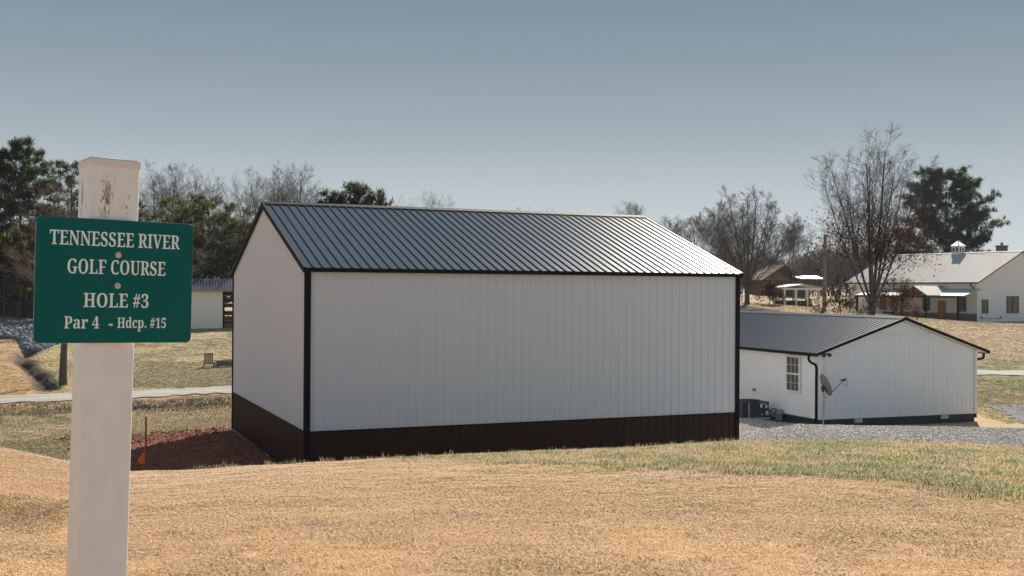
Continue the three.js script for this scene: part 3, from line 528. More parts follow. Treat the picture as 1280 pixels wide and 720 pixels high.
// ---------------------------------------------------------------- trees
function addLeafTuft() {}
function bareTree(seed, H, o = {}) {
  const { spread = .5, levels = 4, trunkR = H * .019, fork = .25, stems = 1, n1 = 12, n2 = 9, n3 = 7, n4 = 5, upright = .35, lean = 0, wig = .12, twigR = .0085, len1 = .5, taper = .62 } = o;
  const R = rng(seed), trunk = new MB(), crown = new MB(), tips = [];
  const norm = (v) => { const l = Math.hypot(...v) || 1; return [v[0] / l, v[1] / l, v[2] / l]; };
  function branch(p, dir, len, r, level) {
    const seg = level === 0 ? 9 : level === 1 ? 7 : level === 2 ? 5 : level === 3 ? 2 : 1, pts = [p], rad = [r], dirs = [dir];
    let q = p, dr = dir; const end = level >= 3 ? r * .45 : level === 0 ? r * .22 : r * .3;
    for (let k = 1; k <= seg; k++) {
      const w = wig * (level + .6); dr = norm([dr[0] + (R() - .5) * w, dr[1] + (R() - .5) * w * .6 + (level ? upright * .22 : .05), dr[2] + (R() - .5) * w]);
      q = [q[0] + dr[0] * len / seg, q[1] + dr[1] * len / seg, q[2] + dr[2] * len / seg]; pts.push(q); rad.push(lerp(r, end, k / seg)); dirs.push(dr);
    }
    (level <= 1 ? trunk : crown).tube(pts, rad, level === 0 ? 9 : level === 1 ? 6 : level === 2 ? 4 : 3);
    if (level >= levels) { tips.push(q); return; }
    const n = [n1, n2, n3, n4][level], f0 = level === 0 ? fork : .22;
    for (let i = 0; i < n; i++) {
      const f = f0 + (1 - f0) * (i + R() * .8) / n, kk = Math.min(seg - 1, Math.floor(f * seg)), u = f * seg - kk, A = pts[kk], Bq = pts[kk + 1], bp = [lerp(A[0], Bq[0], u), lerp(A[1], Bq[1], u), lerp(A[2], Bq[2], u)], bd = dirs[kk];
      const az = i * 2.4 + R() * 1.2, out = level === 0 ? spread * (1.25 - .75 * f) + R() * .15 : .45 + R() * .4;
      let ax = [Math.cos(az), 0, Math.sin(az)]; if (level) { ax = norm([R() - .5, R() - .5, R() - .5]); }
      const nd = norm([bd[0] + ax[0] * out * 1.5, bd[1] * (1) + ax[1] * out, bd[2] + ax[2] * out * 1.5]);
      const L = level === 0 ? H * len1 * (1.05 - taper * (f - f0) / (1 - f0)) * (.75 + R() * .5) : len * (level === 1 ? .56 : level === 2 ? .56 : .66) * (1.2 - .6 * f) * (.7 + R() * .6);
      branch(bp, nd, L, Math.max(twigR, lerp(r, end, f) * (level === 0 ? .52 : .55)), level + 1);
    }
  }
  if (o.vase) { // a short bole that divides into a fan of rising limbs
    const { n, tilt, bole } = o.vase; trunk.tube([[0, -.4, 0], [0, bole * .15, 0], [0, bole * .6, 0], [0, bole * 1.15, 0]], [trunkR * 1.5, trunkR * 1.05, trunkR * .95, trunkR * .8], 10);
    for (let s = 0; s < n; s++) { const a = s * 2.4 + R() * .5, k = Math.sqrt((s + .3) / n), t = tilt * k, d = [Math.sin(t) * Math.cos(a), Math.cos(t), Math.sin(t) * Math.sin(a)]; branch([Math.cos(a) * .08, bole * (.55 + .6 * (1 - k) * R() + .1), Math.sin(a) * .08], d, (H - bole) * (1.0 - (o.vase.drop ?? .22) * k * k) * (.94 + R() * .1), trunkR * ((o.vase.thick ?? .62) - .3 * k), 0); }
    return { trunk, crown, tips };
  }
  for (let s = 0; s < stems; s++) { const a = s * 2.4 + .6; const sp = stems > 1 ? .10 + .05 * s : 0; branch([Math.cos(a) * sp, -.3, Math.sin(a) * sp], norm([lean + (stems > 1 ? Math.cos(a) * .10 * (s ? 1 : .3) : 0), 1, stems > 1 ? Math.sin(a) * .1 : 0]), H * (s ? .84 - .05 * s : .9), trunkR * (s ? .75 : 1), 0); }
  return { trunk, crown, tips };
}
function leafFaces(mb, pts, R, size, cols, per, scatter) {
  for (const p of pts) for (let k = 0; k < per; k++) {
    const c = [p[0] + (R() - .5) * scatter, p[1] + (R() - .5) * scatter - scatter * .2, p[2] + (R() - .5) * scatter], a = R() * 6.28, b = (R() - .5) * 2.6, s = size * (.6 + R() * .8);
    const u = [Math.cos(a) * Math.cos(b), Math.sin(b), Math.sin(a) * Math.cos(b)], v = [-Math.sin(a), (R() - .5), Math.cos(a)], n = [u[1] * v[2] - u[2] * v[1], u[2] * v[0] - u[0] * v[2], u[0] * v[1] - u[1] * v[0]], l = Math.hypot(...n) || 1, nn = n.map((q) => q / l), col = cols[Math.floor(R() * cols.length)];
    const A = [c[0] - u[0] * s, c[1] - u[1] * s, c[2] - u[2] * s], B = [c[0] + v[0] * s * .45, c[1] + v[1] * s * .45, c[2] + v[2] * s * .45], C = [c[0] + u[0] * s, c[1] + u[1] * s, c[2] + u[2] * s], D = [c[0] - v[0] * s * .45, c[1] - v[1] * s * .45, c[2] - v[2] * s * .45];
    mb.tri(A, B, C, nn, col); mb.tri(A, C, D, nn, col);
  }
}
function placeBare(label, px, topY, d, seed, o = {}) {
  const x = xAt(px, d), y = height(x, d), H = yAt(px, topY, d) - y, t = thing('bare_tree', label, 'tree', [x, y, -d], 0, o.group);
  const b = bareTree(seed, H * (o.k || 1.0), o);
  // bring the crown to the wanted height
  let top = 0; for (const q of b.tips) top = Math.max(top, q[1]); const s = H / top;
  for (const m of [b.trunk, b.crown]) for (let i = 0; i < m.p.length; i++) m.p[i] *= s;
  part('trunk', b.trunk.geo(), o.bark || M.twig, t); part('crown', b.crown.geo(), o.twig || M.twig, t);
  if (o.leaves) { const mb = new MB(), R = rng(seed + 1), pts = b.tips.map((q) => q.map((v) => v * s)).filter((q) => q[1] < H * o.leaves.below && R() < o.leaves.keep * (1.3 - q[1] / (H * o.leaves.below))); leafFaces(mb, pts, R, o.leaves.size || .11, [[.36, .13, .07], [.44, .18, .10], [.28, .10, .06], [.48, .24, .14]], o.leaves.per || 2, o.leaves.scatter || .5); if (mb.i.length) part('leaves', mb.geo(), M.leaf, t); }
  return t;
}
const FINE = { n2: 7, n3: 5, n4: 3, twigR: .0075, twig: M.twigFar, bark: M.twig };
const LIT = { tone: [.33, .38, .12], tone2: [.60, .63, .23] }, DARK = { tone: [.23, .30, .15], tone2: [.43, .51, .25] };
// pine: whorls of limbs with pads of needles at their ends
function placePine(label, px, topY, d, seed, o = {}) {
  const { width = .30, bare = .35, tone = [.075, .095, .04], tone2 = [.14, .15, .06], dens = 1, group, limbs = 46, lean = 0, dead = 0, clump = .33, shape = 'pine' } = o;
  const x = xAt(px, d), y = height(x, d), H = yAt(px, topY, d) - y, R = rng(seed), t = thing(o.name || 'pine_tree', label, 'tree', [x, y, -d], R() * 6, group);
  const trunk = new MB(), crown = new MB(), pts = [], rad = []; for (let k = 0; k <= 10; k++) { const f = k / 10; pts.push([lean * H * f * f + (R() - .5) * .12, H * .97 * f - .3, (R() - .5) * .12]); rad.push(lerp(H * .013, .02, f)); } trunk.tube(pts, rad, 8);
  const needles = (c, size, n, sh) => { // a spray of needles: thin faces leaving one point
    for (let k = 0; k < n; k++) {
      const a = R() * 6.283, b = Math.asin(R() * 1.6 - .6 > 1 ? 1 : Math.max(-1, R() * 1.7 - .7)), u = [Math.cos(a) * Math.cos(b), Math.sin(b), Math.sin(a) * Math.cos(b)], s = size * (.65 + R() * .7), w = s * .11;
      const v = [-Math.sin(a) * w, (R() - .5) * w, Math.cos(a) * w], o2 = [c[0] + (R() - .5) * size * .9, c[1] + (R() - .5) * size * .6, c[2] + (R() - .5) * size * .9];
      const nx = [u[1] * v[2] - u[2] * v[1], u[2] * v[0] - u[0] * v[2], u[0] * v[1] - u[1] * v[0]], l = Math.hypot(...nx) || 1;
      const q = R(), col = mix3(tone, tone2, q * .7 + .15);
      crown.tri([o2[0] - v[0], o2[1] - v[1], o2[2] - v[2]], [o2[0] + v[0], o2[1] + v[1], o2[2] + v[2]], [o2[0] + u[0] * s, o2[1] + u[1] * s, o2[2] + u[2] * s], nx.map((z) => z / l), col);
    }
  };
  for (let i = 0; i < limbs; i++) {
    const g = (i + R() * .6) / limbs, f = bare + (1 - bare) * g, hy = H * .97 * f, prof = shape === 'cedar' ? Math.pow(1 - g, .55) * (.8 + .2 * g) : shape === 'round' ? Math.pow(Math.max(0, Math.sin(Math.PI * (.26 + .735 * g))), .75) : Math.pow(1 - g, .55) * (.55 + .45 * smooth(0, .3, g));
    let L = H * width * prof * (.7 + R() * .55) + .35; const az = i * 2.399 + R(), up = lerp(-.05, .75, g) + (R() - .5) * .3; const cx = lean * H * f * f;
    const bp = [[cx, hy, 0]]; const br = [lerp(.05, .02, g) * (H / 14)]; const S = 5; for (let k = 1; k <= S; k++) { const q = k / S; bp.push([cx + Math.cos(az) * L * q, hy + L * (up * q + .16 * q * q) + (R() - .5) * .06, Math.sin(az) * L * q + (R() - .5) * .1]); br.push(br[0] * (1 - q * .8)); } trunk.tube(bp, br, 4);
    const isDead = R() < dead * (1 - g); if (isDead) continue;
    const side = Math.max(3, Math.round(L * 4.6 * dens));
    for (let k = 0; k < side; k++) {
      const q = .30 + .72 * Math.sqrt(R()), m = Math.min(S - 1, Math.floor(Math.min(q, .999) * S)), u = Math.min(q, 1) * S - m, A = bp[m], B = bp[m + 1], c = [lerp(A[0], B[0], u), lerp(A[1], B[1], u), lerp(A[2], B[2], u)], sp = L * .26 * (1.1 - q * .5);
      const p = [c[0] + (R() - .5) * 2 * sp, c[1] + (R() - .25) * sp * .7, c[2] + (R() - .5) * 2 * sp];
      if (R() < .5) trunk.tube([c, p], [.012, .006], 3);
      needles(p, clump * (.7 + R() * .6), 22, R());
    }
  }
  part('trunk', trunk.geo(), M.barkPine, t); part('crown', crown.geo(), M.needle, t); return t;
}
placePine('tallest pine at the left edge, thin trunk showing through an open crown', 24, 176, 95, 101, { width: .23, bare: .28, limbs: 76, dead: .08, dens: 1.5, clump: .42, ...DARK });
placePine('pine cut off by the left edge of the photo', -18, 190, 97, 102, { width: .24, bare: .2, limbs: 66, dead: .05, dens: 1.4, clump: .42, ...DARK });
placePine('low yellow-green young pine at the left edge in front of the tall pine', 6, 292, 90, 103, { width: .42, bare: .28, limbs: 30, dens: 1.2, ...LIT });
placePine('short yellow-green pine just left of the green sign', 48, 275, 93, 104, { width: .30, bare: .3, limbs: 30, dead: .25, ...LIT });
placePine('dark pine rising behind the left edge of the white post', 88, 203, 100, 105, { width: .26, bare: .3, limbs: 60, dens: 1.3, ...DARK });
placePine('dark pine showing a sliver right of the white post', 172, 254, 100, 106, { width: .20, bare: .3, limbs: 40, ...DARK });
placePine('bushy green pine touching the right edge of the green sign', 230, 252, 97, 107, { width: .36, bare: .12, limbs: 52, dens: .85, ...LIT, shape: 'round' });
placePine('bushy yellow-green pine behind the shed, left of the barn gable', 266, 254, 96, 108, { width: .40, bare: .12, limbs: 54, dens: .85, ...LIT, shape: 'round' });
placePine('smaller bushy pine half hidden by the barn gable', 294, 280, 98, 109, { width: .36, bare: .12, limbs: 44, dens: .8, ...LIT, shape: 'round' });
placePine('low pine top just over the left end of the barn ridge', 412, 241, 100, 110, { width: .15, bare: .45, limbs: 40, dens: 1.2, ...DARK, clump: .5 });
placePine('widest of the pine tops over the left end of the barn ridge', 443, 231, 102, 111, { width: .17, bare: .45, limbs: 44, dens: 1.2, ...DARK, clump: .5 });
placePine('rightmost pine top over the left end of the barn ridge', 469, 239, 101, 112, { width: .13, bare: .45, limbs: 36, dens: 1.2, ...DARK, clump: .5 });
placePine('large dense dark evergreen rising behind the farmhouse roof', 1182, 214, 168, 113, { width: .32, bare: .14, limbs: 108, dens: 1.35, ...DARK, shape: 'round', clump: .55 });
for (const [px, top, d, s, l] of [[64, 262, 112, 134, 'mid-height pine in the left woods, nearest the sign left edge'], [110, 250, 114, 135, 'pine hidden behind the white post and sign'], [-30, 230, 112, 136, 'rear pine cut by the left edge of the photo'], [-6, 330, 104, 130, 'shaded pine in the left woods, at the photo edge'], [16, 322, 108, 131, 'shaded pine in the left woods, under the tallest pine'], [36, 318, 106, 132, 'shaded pine in the left woods, beside the green sign']]) placePine(l, px, top, d, s, { width: .3, bare: .45, limbs: 30, dead: .4, ...DARK });

placeBare('bare tree just right of the white post, thin spreading limbs', 203, 198, 104, 201, { ...FINE, vase: { n: 5, tilt: .35, bole: 4 }, spread: .45, n1: 12, upright: .25, len1: .24, trunkR: .2 });
placeBare('bare tree above the bushy pines, left of the barn gable', 264, 208, 108, 202, { ...FINE, spread: .5, n1: 11, upright: .4, trunkR: .2 });
placeBare('tall bare tree directly above the barn roof left peak', 340, 200, 106, 203, { ...FINE, vase: { n: 5, tilt: .45, bole: 5 }, spread: .5, n1: 12, upright: .25, len1: .26, trunkR: .24 });
placeBare('bare tree with dark limbs right of the barn peak', 370, 200, 102, 204, { ...FINE, vase: { n: 6, tilt: .5, bole: 5 }, spread: .5, n1: 11, upright: .25, len1: .26, trunkR: .26 });
placeBare('bare tree behind the bushy pine touching the sign', 236, 205, 110, 218, { ...FINE, vase: { n: 4, tilt: .35, bole: 4 }, spread: .5, upright: .25, len1: .26 });
placeBare('low bare tree left of the pine tops over the barn ridge', 396, 222, 110, 205, { ...FINE, spread: .5, upright: .4 });
placeBare('greyish bare tree between the bushy pines and barn peak', 305, 213, 112, 206, { ...FINE, spread: .5, upright: .4 });
placeBare('reddish bare scrubby tree left of the white post, behind the sign', 70, 218, 84, 207, { spread: .75, upright: .12, twig: M.twigRed, n1: 12, len1: .42, trunkR: .12 });
placeBare('thick bare trunk by the lane, seen under the green sign', 80, 296, 52.5, 208, { spread: .5, trunkR: .24, fork: .55, n1: 8, bark: M.bark, len1: .4 });
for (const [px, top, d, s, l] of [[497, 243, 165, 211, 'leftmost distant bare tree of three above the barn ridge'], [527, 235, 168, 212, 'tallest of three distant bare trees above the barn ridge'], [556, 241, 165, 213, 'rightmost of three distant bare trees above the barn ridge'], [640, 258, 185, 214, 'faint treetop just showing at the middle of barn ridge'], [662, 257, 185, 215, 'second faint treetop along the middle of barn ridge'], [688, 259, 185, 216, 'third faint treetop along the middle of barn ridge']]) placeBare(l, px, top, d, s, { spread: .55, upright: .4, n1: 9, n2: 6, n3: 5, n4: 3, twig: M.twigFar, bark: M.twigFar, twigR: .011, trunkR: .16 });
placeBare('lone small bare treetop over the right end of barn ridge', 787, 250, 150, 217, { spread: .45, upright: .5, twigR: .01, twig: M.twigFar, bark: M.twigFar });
placeBare('leftmost bare tree right of the barn ridge end', 842, 268, 128, 221, { spread: .6, upright: .35, twigR: .009 });
placeBare('bare tree between the barn roof slope and wide oak', 872, 262, 124, 222, { spread: .6, upright: .35, twigR: .009 });
placeBare('bare tree overlapping the left side of wide bare oak', 898, 252, 122, 223, { spread: .6, upright: .3, twigR: .009 });
placeBare('wide round-crowned bare oak right of the barn', 934, 227, 98, 224, { vase: { n: 17, tilt: 1.0, bole: 2.2, drop: .16, thick: .52 }, spread: .42, upright: .12, fork: .22, n1: 10, n2: 7, n3: 5, n4: 3, len1: .22, trunkR: .24, taper: .5, wig: .09, bark: M.bark, leaves: { below: .28, keep: .5, per: 2, size: .10 } });
placeBare('slender bare tree between the wide oak and utility pole', 992, 268, 128, 225, { spread: .4, upright: .5, trunkR: .13 });
placeBare('small leaning bare tree left of the utility pole', 1013, 318, 118, 226, { spread: .4, lean: -.12, trunkR: .12, n1: 7, n2: 5 });
placeBare('tallest bare tree with rusty leaves low down, left of farmhouse', 1090, 150, 84, 227, { vase: { n: 10, tilt: .50, bole: 2.4, drop: .12 }, spread: .42, upright: .18, fork: .24, n1: 11, n2: 7, n3: 5, n4: 3, len1: .21, taper: .30, trunkR: .30, wig: .06, bark: M.bark, wig: .09, leaves: { below: .55, keep: .6, per: 5, size: .10, scatter: 2.2 } });
for (const [px, top, d, s, l] of [[1050, 345, 82, 231, 'rusty-leaved sapling left of the tallest bare tree'], [1120, 340, 86, 232, 'rusty-leaved sapling right of the tallest bare tree'], [905, 345, 96, 233, 'brown shrubby sapling left of the wide oak trunk'], [962, 350, 99, 234, 'brown shrubby sapling right of the wide oak trunk']]) placeBare(l, px, top, d, s, { spread: .8, upright: .1, fork: .08, n1: 12, n2: 7, n3: 5, n4: 3, len1: .6, trunkR: .05, twig: M.twigRed, bark: M.twigRed, leaves: { below: 1.1, keep: .8, per: 2, size: .10 } });

{ // far woods and the scrub under the left pines: many bare trees of two shapes, each lot one object
  const whole = (seed, H, o) => { const b = bareTree(seed, H, o), mb = new MB(); for (const m of [b.trunk, b.crown]) { const k = mb.p.length / 3; for (const v of m.p) mb.p.push(v); for (const v of m.n) mb.n.push(v); for (const v of m.i) mb.i.push(v + k); } return mb.geo(); };
  const stand = (name, label, cat, geo, mat, list, seed) => {
    const R = rng(seed), m = new THREE.InstancedMesh(geo, mat, list.length), o = new THREE.Object3D();
    list.forEach(([x, d, k], i) => { o.position.set(x, height(x, d) - .1, -d); o.rotation.set((R() - .5) * .1, R() * 6.283, (R() - .5) * .1); o.scale.set(k * (.85 + R() * .4), k, k * (.85 + R() * .4)); o.updateMatrix(); m.setMatrixAt(i, o.matrix); });
    m.name = numbered(name); m.castShadow = m.receiveShadow = true; scene.add(m); return tag(m, label, cat, null, 'stuff');
  };
  const R = rng(77), lots = [[], []];
  for (let i = 0; i < 300; i++) {
    const a = i < 220 ? -.62 + 1.24 * R() : .19 + .17 * R(), d = 175 + R() * 90, x = Math.tan(a) * d, px = 640 + F * x / d; let H = 5.2 + R() * 3.2; if (px > 1020 && px < 1120) H = 7 + R() * 2.5; if (px < 420) H = 9 + R() * 6;
    lots[i % 2].push([x, d, H / 8]);
  }
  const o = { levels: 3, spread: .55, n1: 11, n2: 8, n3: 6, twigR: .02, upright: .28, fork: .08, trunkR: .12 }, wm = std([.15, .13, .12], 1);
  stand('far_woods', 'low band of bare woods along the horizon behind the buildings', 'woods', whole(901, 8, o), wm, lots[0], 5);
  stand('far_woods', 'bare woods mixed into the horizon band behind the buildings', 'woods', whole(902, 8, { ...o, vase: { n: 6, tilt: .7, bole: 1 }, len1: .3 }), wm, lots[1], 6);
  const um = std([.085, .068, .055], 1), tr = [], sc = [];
  for (let i = 0; i < 620; i++) { const d = 98 + R() * 14; tr.push([xAt(130 - R() * 560, d), d, .6 + R() * .7]); }
  for (let i = 0; i < 460; i++) { const d = 96 + R() * 14; sc.push([xAt(130 - R() * 560, d), d, .6 + R() * 1.2]); }
  const tm = new MB(); tm.tube([[0, -.3, 0], [.12, 2.2, .05], [.05, 4.6, .2], [.25, 7, .1]], [.11, .09, .07, .03], 6); for (const [a, y] of [[0, 2.5], [2, 3.4], [4, 4.2], [1, 5], [3, 5.7]]) tm.tube([[.1, y, .1], [Math.cos(a) * .9, y + .35, Math.sin(a) * .9]], [.03, .01], 4);
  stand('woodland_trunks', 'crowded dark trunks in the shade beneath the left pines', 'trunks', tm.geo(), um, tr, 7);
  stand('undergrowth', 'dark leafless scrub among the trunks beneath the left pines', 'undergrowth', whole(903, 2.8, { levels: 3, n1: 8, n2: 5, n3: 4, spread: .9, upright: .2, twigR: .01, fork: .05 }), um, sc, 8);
}

// ---------------------------------------------------------------- small things near and far
{ // utility pole
  const d = 95, x = xAt(1030.5, d), y = height(x, d), H = yAt(1031, 293, d) - y, s = d / F;
  const t = thing('utility_pole', 'grey wooden utility pole with transformer and lamp arm, right of wide oak', 'utility pole', [x, y, -d]);
  part('pole', bar([0, -.3, 0], [.04, H, 0], .19, 10, .13), std([.30, .29, .27], .9, { map: barkTex }), t);
  part('transformer', merge([new THREE.CylinderGeometry(.26, .26, .85, 14).translate(.50, H - 1.85, 0).toNonIndexed(), box(.35, .08, .1, .25, H - 1.65, 0), bar([.5, H - 1.42, 0], [.5, H - 1.2, 0], .05)]), M.greyMetal, t);
  part('lamp_arm', merge([bar([0, H - .35, 0], [-.55, H - .28, 0], .03), bar([-.45, H - .27, 0], [-.75, H - .32, 0], .08, 8, .05)]), M.greyMetal, t);
  part('floodlight', merge([box(.5, .24, .3, -.72, H - 3.1, .2), bar([-.05, H - 3.2, 0], [-.6, H - 3.12, .15], .03)]), M.darkMetal, t);
  const w = std([.06, .06, .06], .7), pole2 = [92, 7.6, -150];
  for (const [k, off] of [[0, 0], [1, -.5]]) { const a = [x + .04, y + H - .1 + off, -d], pts = []; for (let i = 0; i <= 10; i++) { const f = i / 10; pts.push([lerp(a[0], pole2[0], f), lerp(a[1], 10.4 + off, f) - 1.0 * 4 * f * (1 - f) * .8, lerp(a[2], pole2[2], f)]); } single('power_line', tube(pts, .012, 40, 4), w, k ? 'lower thin power line running right from the utility pole' : 'upper thin power line running right from the utility pole', 'cable'); }
}
{ // white pavilion behind the low house
  const d = 112, x = xAt(1003, d), y = height(x, d) - .05, s = d / F, t = thing('pavilion', 'white post pavilion with pale peaked roof, between wide oak and utility pole', 'pavilion', [x, y, -d], .15);
  const half = 1.9; for (const px of [-1.9, -.65, .55, 1.75]) for (const z of [0, -3]) part('post', box(.14, 1.95, .14, px, .95, z), M.whitePaint, t);
  part('beam', merge([box(4.1, .2, .12, 0, 1.95, .02), box(4.1, .2, .12, 0, 1.95, -3.02), box(.12, .2, 3.0, -1.98, 1.95, -1.5), box(.12, .2, 3.0, 1.98, 1.95, -1.5)]), M.whitePaint, t);
  part('roof', prism([[-2.2, 2.04], [0, 2.36], [2.2, 2.04], [2.2, 2.12], [0, 2.46], [-2.2, 2.12]], 3.5).translate(0, 0, .2), std([.50, .53, .57], .6), t);
  part('counter', merge([box(3.4, .75, .5, -.2, .38, -2.4), box(.5, .9, .5, 1.2, .45, -1.2)]), M.darkMetal, t);
}
{ // distant brown house with white roof edge
  const d = 150, x = xAt(985, d), y = height(x, d) - .4, t = thing('brown_house', 'distant dark brown house with pale lean-to roof behind the wide oak', 'house', [x, y, -d], .2), bm = std([.085, .055, .04], .9);
  part('wall', merge([box(6.5, 2.6, 5, -.4, 1.3, -2.5)]), bm, t);
  part('roof', prism([[-4.0, 2.5], [-.6, 4.6], [3.2, 2.5], [3.2, 2.65], [-.6, 4.78], [-4.0, 2.65]], 5.8).translate(0, 0, .4), std([.11, .07, .05], .9), t);
  part('lean_to_roof', prism([[.2, 2.5], [3.8, 2.5], [3.8, 2.6], [.2, 2.6]], 2.4).rotateX(.18).translate(.2, 0.3, 2.2), M.whitePaint, t);
  for (const px of [.6, 3.6]) part('post', box(.15, 2.4, .15, px, 1.2, 1.8), bm, t);
  const w = part('window', box(1, 1, .06, -1.5, 1.5, .02), M.darkMetal, t); part('pane', box(.85, .85, .02, -1.5, 1.5, .06), M.glass, w);
}
{ // brick house beyond the farmhouse
  const d = 165, x = xAt(1262, d), y = height(x, d), t = thing('brick_house', 'brown-roofed house with brick chimney beyond the farmhouse ridge', 'house', [x, y, -d], -.25), rm = std([.20, .13, .10], .9), br = std([.17, .10, .075], .9);
  part('wall', box(16, 4.6, 8, 2, 2.3, -4), br, t);
  part('roof', (() => { const g = prism([[-.6, 4.5], [-.6, 4.7], [4, 7.3], [8.6, 4.7], [8.6, 4.5], [4, 7.0]], 17); g.rotateY(Math.PI / 2); g.translate(10.3, 0, 0); return g; })(), std([.36, .29, .24], .9), t);
  part('roof', prism([[1.2, 5.2], [4.6, 8.0], [8, 5.2], [8, 5.45], [4.6, 8.3], [1.2, 5.45]], 6).translate(0, 0, 1), rm, t, 'dark brown front gable');
  const c = part('chimney', merge([box(1.5, 3, 1.0, -.6, 6.9, -3), box(1.7, .2, 1.2, -.6, 8.45, -3)]), std([.19, .16, .14], .95), t); part('chimney_pot', bar([-.6, 8.5, -3], [-.6, 9.0, -3], .2, 8), M.greyMetal, c);
}
{ // wooden garden chair and fire pit on the field
  const d = 61, x = xAt(262, d), y = height(x, d), t = thing('adirondack_chair', 'small wooden slat-back garden chair alone on the left field', 'chair', [x, y, -d], .35);
  for (let i = 0; i < 5; i++) { const g = box(.085, .62, .02, 0, .31, 0, .006); g.rotateX(-.28); g.translate(-.2 + i * .1, .22, -.18); part('back_slat', g, M.wood, t); }
  for (let i = 0; i < 5; i++) part('seat_slat', box(.5, .02, .08, 0, .27 - i * .015, .28 - i * .1, .006), M.wood, t);
  for (const s of [-1, 1]) { part('armrest', box(.11, .025, .58, s * .31, .44, .1, .008), M.wood, t); part('leg', box(.05, .44, .08, s * .29, .22, .32), M.wood, t); const g = box(.05, .08, .75, s * .27, 0, 0); g.rotateX(-.28); g.translate(0, .18, 0); part('leg', g, M.wood, t); }
  part('back_rail', box(.5, .05, .02, 0, .72, -.33), M.wood, t);
  const x2 = xAt(287, 62), y2 = height(x2, 62), f = thing('fire_pit', 'low grey stone fire pit ring beside the barn left edge', 'fire pit', [x2, y2, -62]);
  for (let k = 0; k < 2; k++) for (let i = 0; i < 14; i++) { const a = (i + k * .5) / 14 * Math.PI * 2, b = part('block', box(.27, .15, .16, 0, 0, 0, .02), k ? M.stone : M.greyMetal, f); b.position.set(Math.cos(a) * .62, .075 + k * .152, Math.sin(a) * .62); b.rotation.y = -a + Math.PI / 2; }
}
{ // survey marker
  const d = 27.2, x = xAt(184, d), y = height(x, d), H = yAt(184, 521, d) - y, t = thing('marker_stake', 'rust orange marker stake with bright flag at edge of red dirt', 'stake', [x, y, -d]);
  part('stake', merge([bar([0, -.2, 0], [-.01, H, 0], .024, 8), bar([0, -.05, 0], [0, .16, 0], .06, 8, .04)]), std([.42, .09, .035], .7), t);
  const sh = new THREE.Shape(); sh.moveTo(0, -.14); sh.quadraticCurveTo(-.20, -.13, -.17, -.02); sh.quadraticCurveTo(-.1, .10, 0, .16); const g = new THREE.ExtrudeGeometry(sh, { depth: .012, bevelEnabled: false }); g.translate(-.02, .40, .02); part('flag', g, M.orange, t);
  const x2 = xAt(222, 35), y2 = height(x2, 35); single('thin_stake', bar([x2, y2 - .1, -35], [x2 - .05, y2 + .34, -35], .014, 6), M.vent, 'thin pale stake standing at far edge of the red dirt', 'stake');
}
// ---------------------------------------------------------------- grass, stones
function scatter(name, label, cat, geo, mat, count, place, seed) {
  const R = rng(seed), m = new THREE.InstancedMesh(geo, mat, count), o = new THREE.Object3D(), col = new THREE.Color(); let n = 0, guard = 0;
  while (n < count && guard++ < count * 12) { const q = place(R); if (!q) continue; o.position.set(q.x, q.y ?? height(q.x, q.d), -q.d); o.rotation.set(q.rx || 0, R() * 6.283, q.rz || 0); o.scale.set(q.s, q.s * (q.sy || 1), q.s); o.updateMatrix(); m.setMatrixAt(n, o.matrix); m.setColorAt(n, col.setRGB(...q.c)); n++; }
  m.count = n; m.name = numbered(name); m.castShadow = m.receiveShadow = true; scene.add(m); return tag(m, label, cat, null, 'stuff');
}
function tuftGeo(n, h, w, spread, seed, flop = .6) { // a tuft of narrow blades
  const R = rng(seed), p = [], nn = [];
  for (let i = 0; i < n; i++) {
    const a = R() * 6.283, r = spread * Math.sqrt(R()), x = Math.cos(a) * r, z = Math.sin(a) * r, b = R() * 6.283, f = flop * (.3 + R()), hh = h * (.5 + R() * .7), ww = w * (.7 + R() * .6), c = R() * 6.283;
    const tx = x + Math.cos(b) * f * hh, tz = z + Math.sin(b) * f * hh, mx = lerp(x, tx, .4), mz = lerp(z, tz, .4), my = hh * .62, dx = Math.cos(c) * ww, dz = Math.sin(c) * ww;
    for (const v of [[x - dx, 0, z - dz], [x + dx, 0, z + dz], [mx + dx * .8, my, mz + dz * .8], [x - dx, 0, z - dz], [mx + dx * .8, my, mz + dz * .8], [mx - dx * .8, my, mz - dz * .8], [mx - dx * .8, my, mz - dz * .8], [mx + dx * .8, my, mz + dz * .8], [tx, hh, tz]]) { p.push(...v); const l = Math.hypot(dz, .6, dx); nn.push(-dz / l * .5, .87, dx / l * .5); }
  }
  const g = new THREE.BufferGeometry(); g.setAttribute('position', new THREE.Float32BufferAttribute(p, 3)); g.setAttribute('normal', new THREE.Float32BufferAttribute(nn, 3)); return g;
}
const blade = phys([1, 1, 1], .9, { side: THREE.DoubleSide, transmission: .25, thickness: 0 });
const vary = (c, R, a = .25) => { const k = 1 - a / 2 + R() * a; return [clamp(c[0] * k), clamp(c[1] * k), clamp(c[2] * k)]; };
const inBarn = (x, d) => { const bx = x + 4.86, bd = d - 25.96, u = bx * .9196 + bd * .3929, v = -bx * .3929 + bd * .9196; return u > -.05 && v > -.03 && u < 12.3 && v < 10.9; };
scatter('dry_grass', 'short dormant tan grass covering the foreground lawn', 'grass', tuftGeo(11, .004, .0014, .05, 1, 2.8), blade, 520000, (R) => {
  const d = 5 + 15.5 * Math.pow(R(), .62), x = (R() * 2 - 1) * (.52 * d + .8); if (stripS(x, d) > .3 && R() < .85) return null;
  const b = fbm(x * 1.3 + 9, d * 1.3 + 20, 3), k = vnoise(x * 5 + 60, d * 5); if (k < .16 && R() < .8) return null;
  return { x, d, s: (.7 + R() * .7) * (.75 + .045 * d) * (.75 + .6 * b), c: vary(mix3([.67, .425, .205], [.53, .325, .155], b), R, .22) };
}, 21);
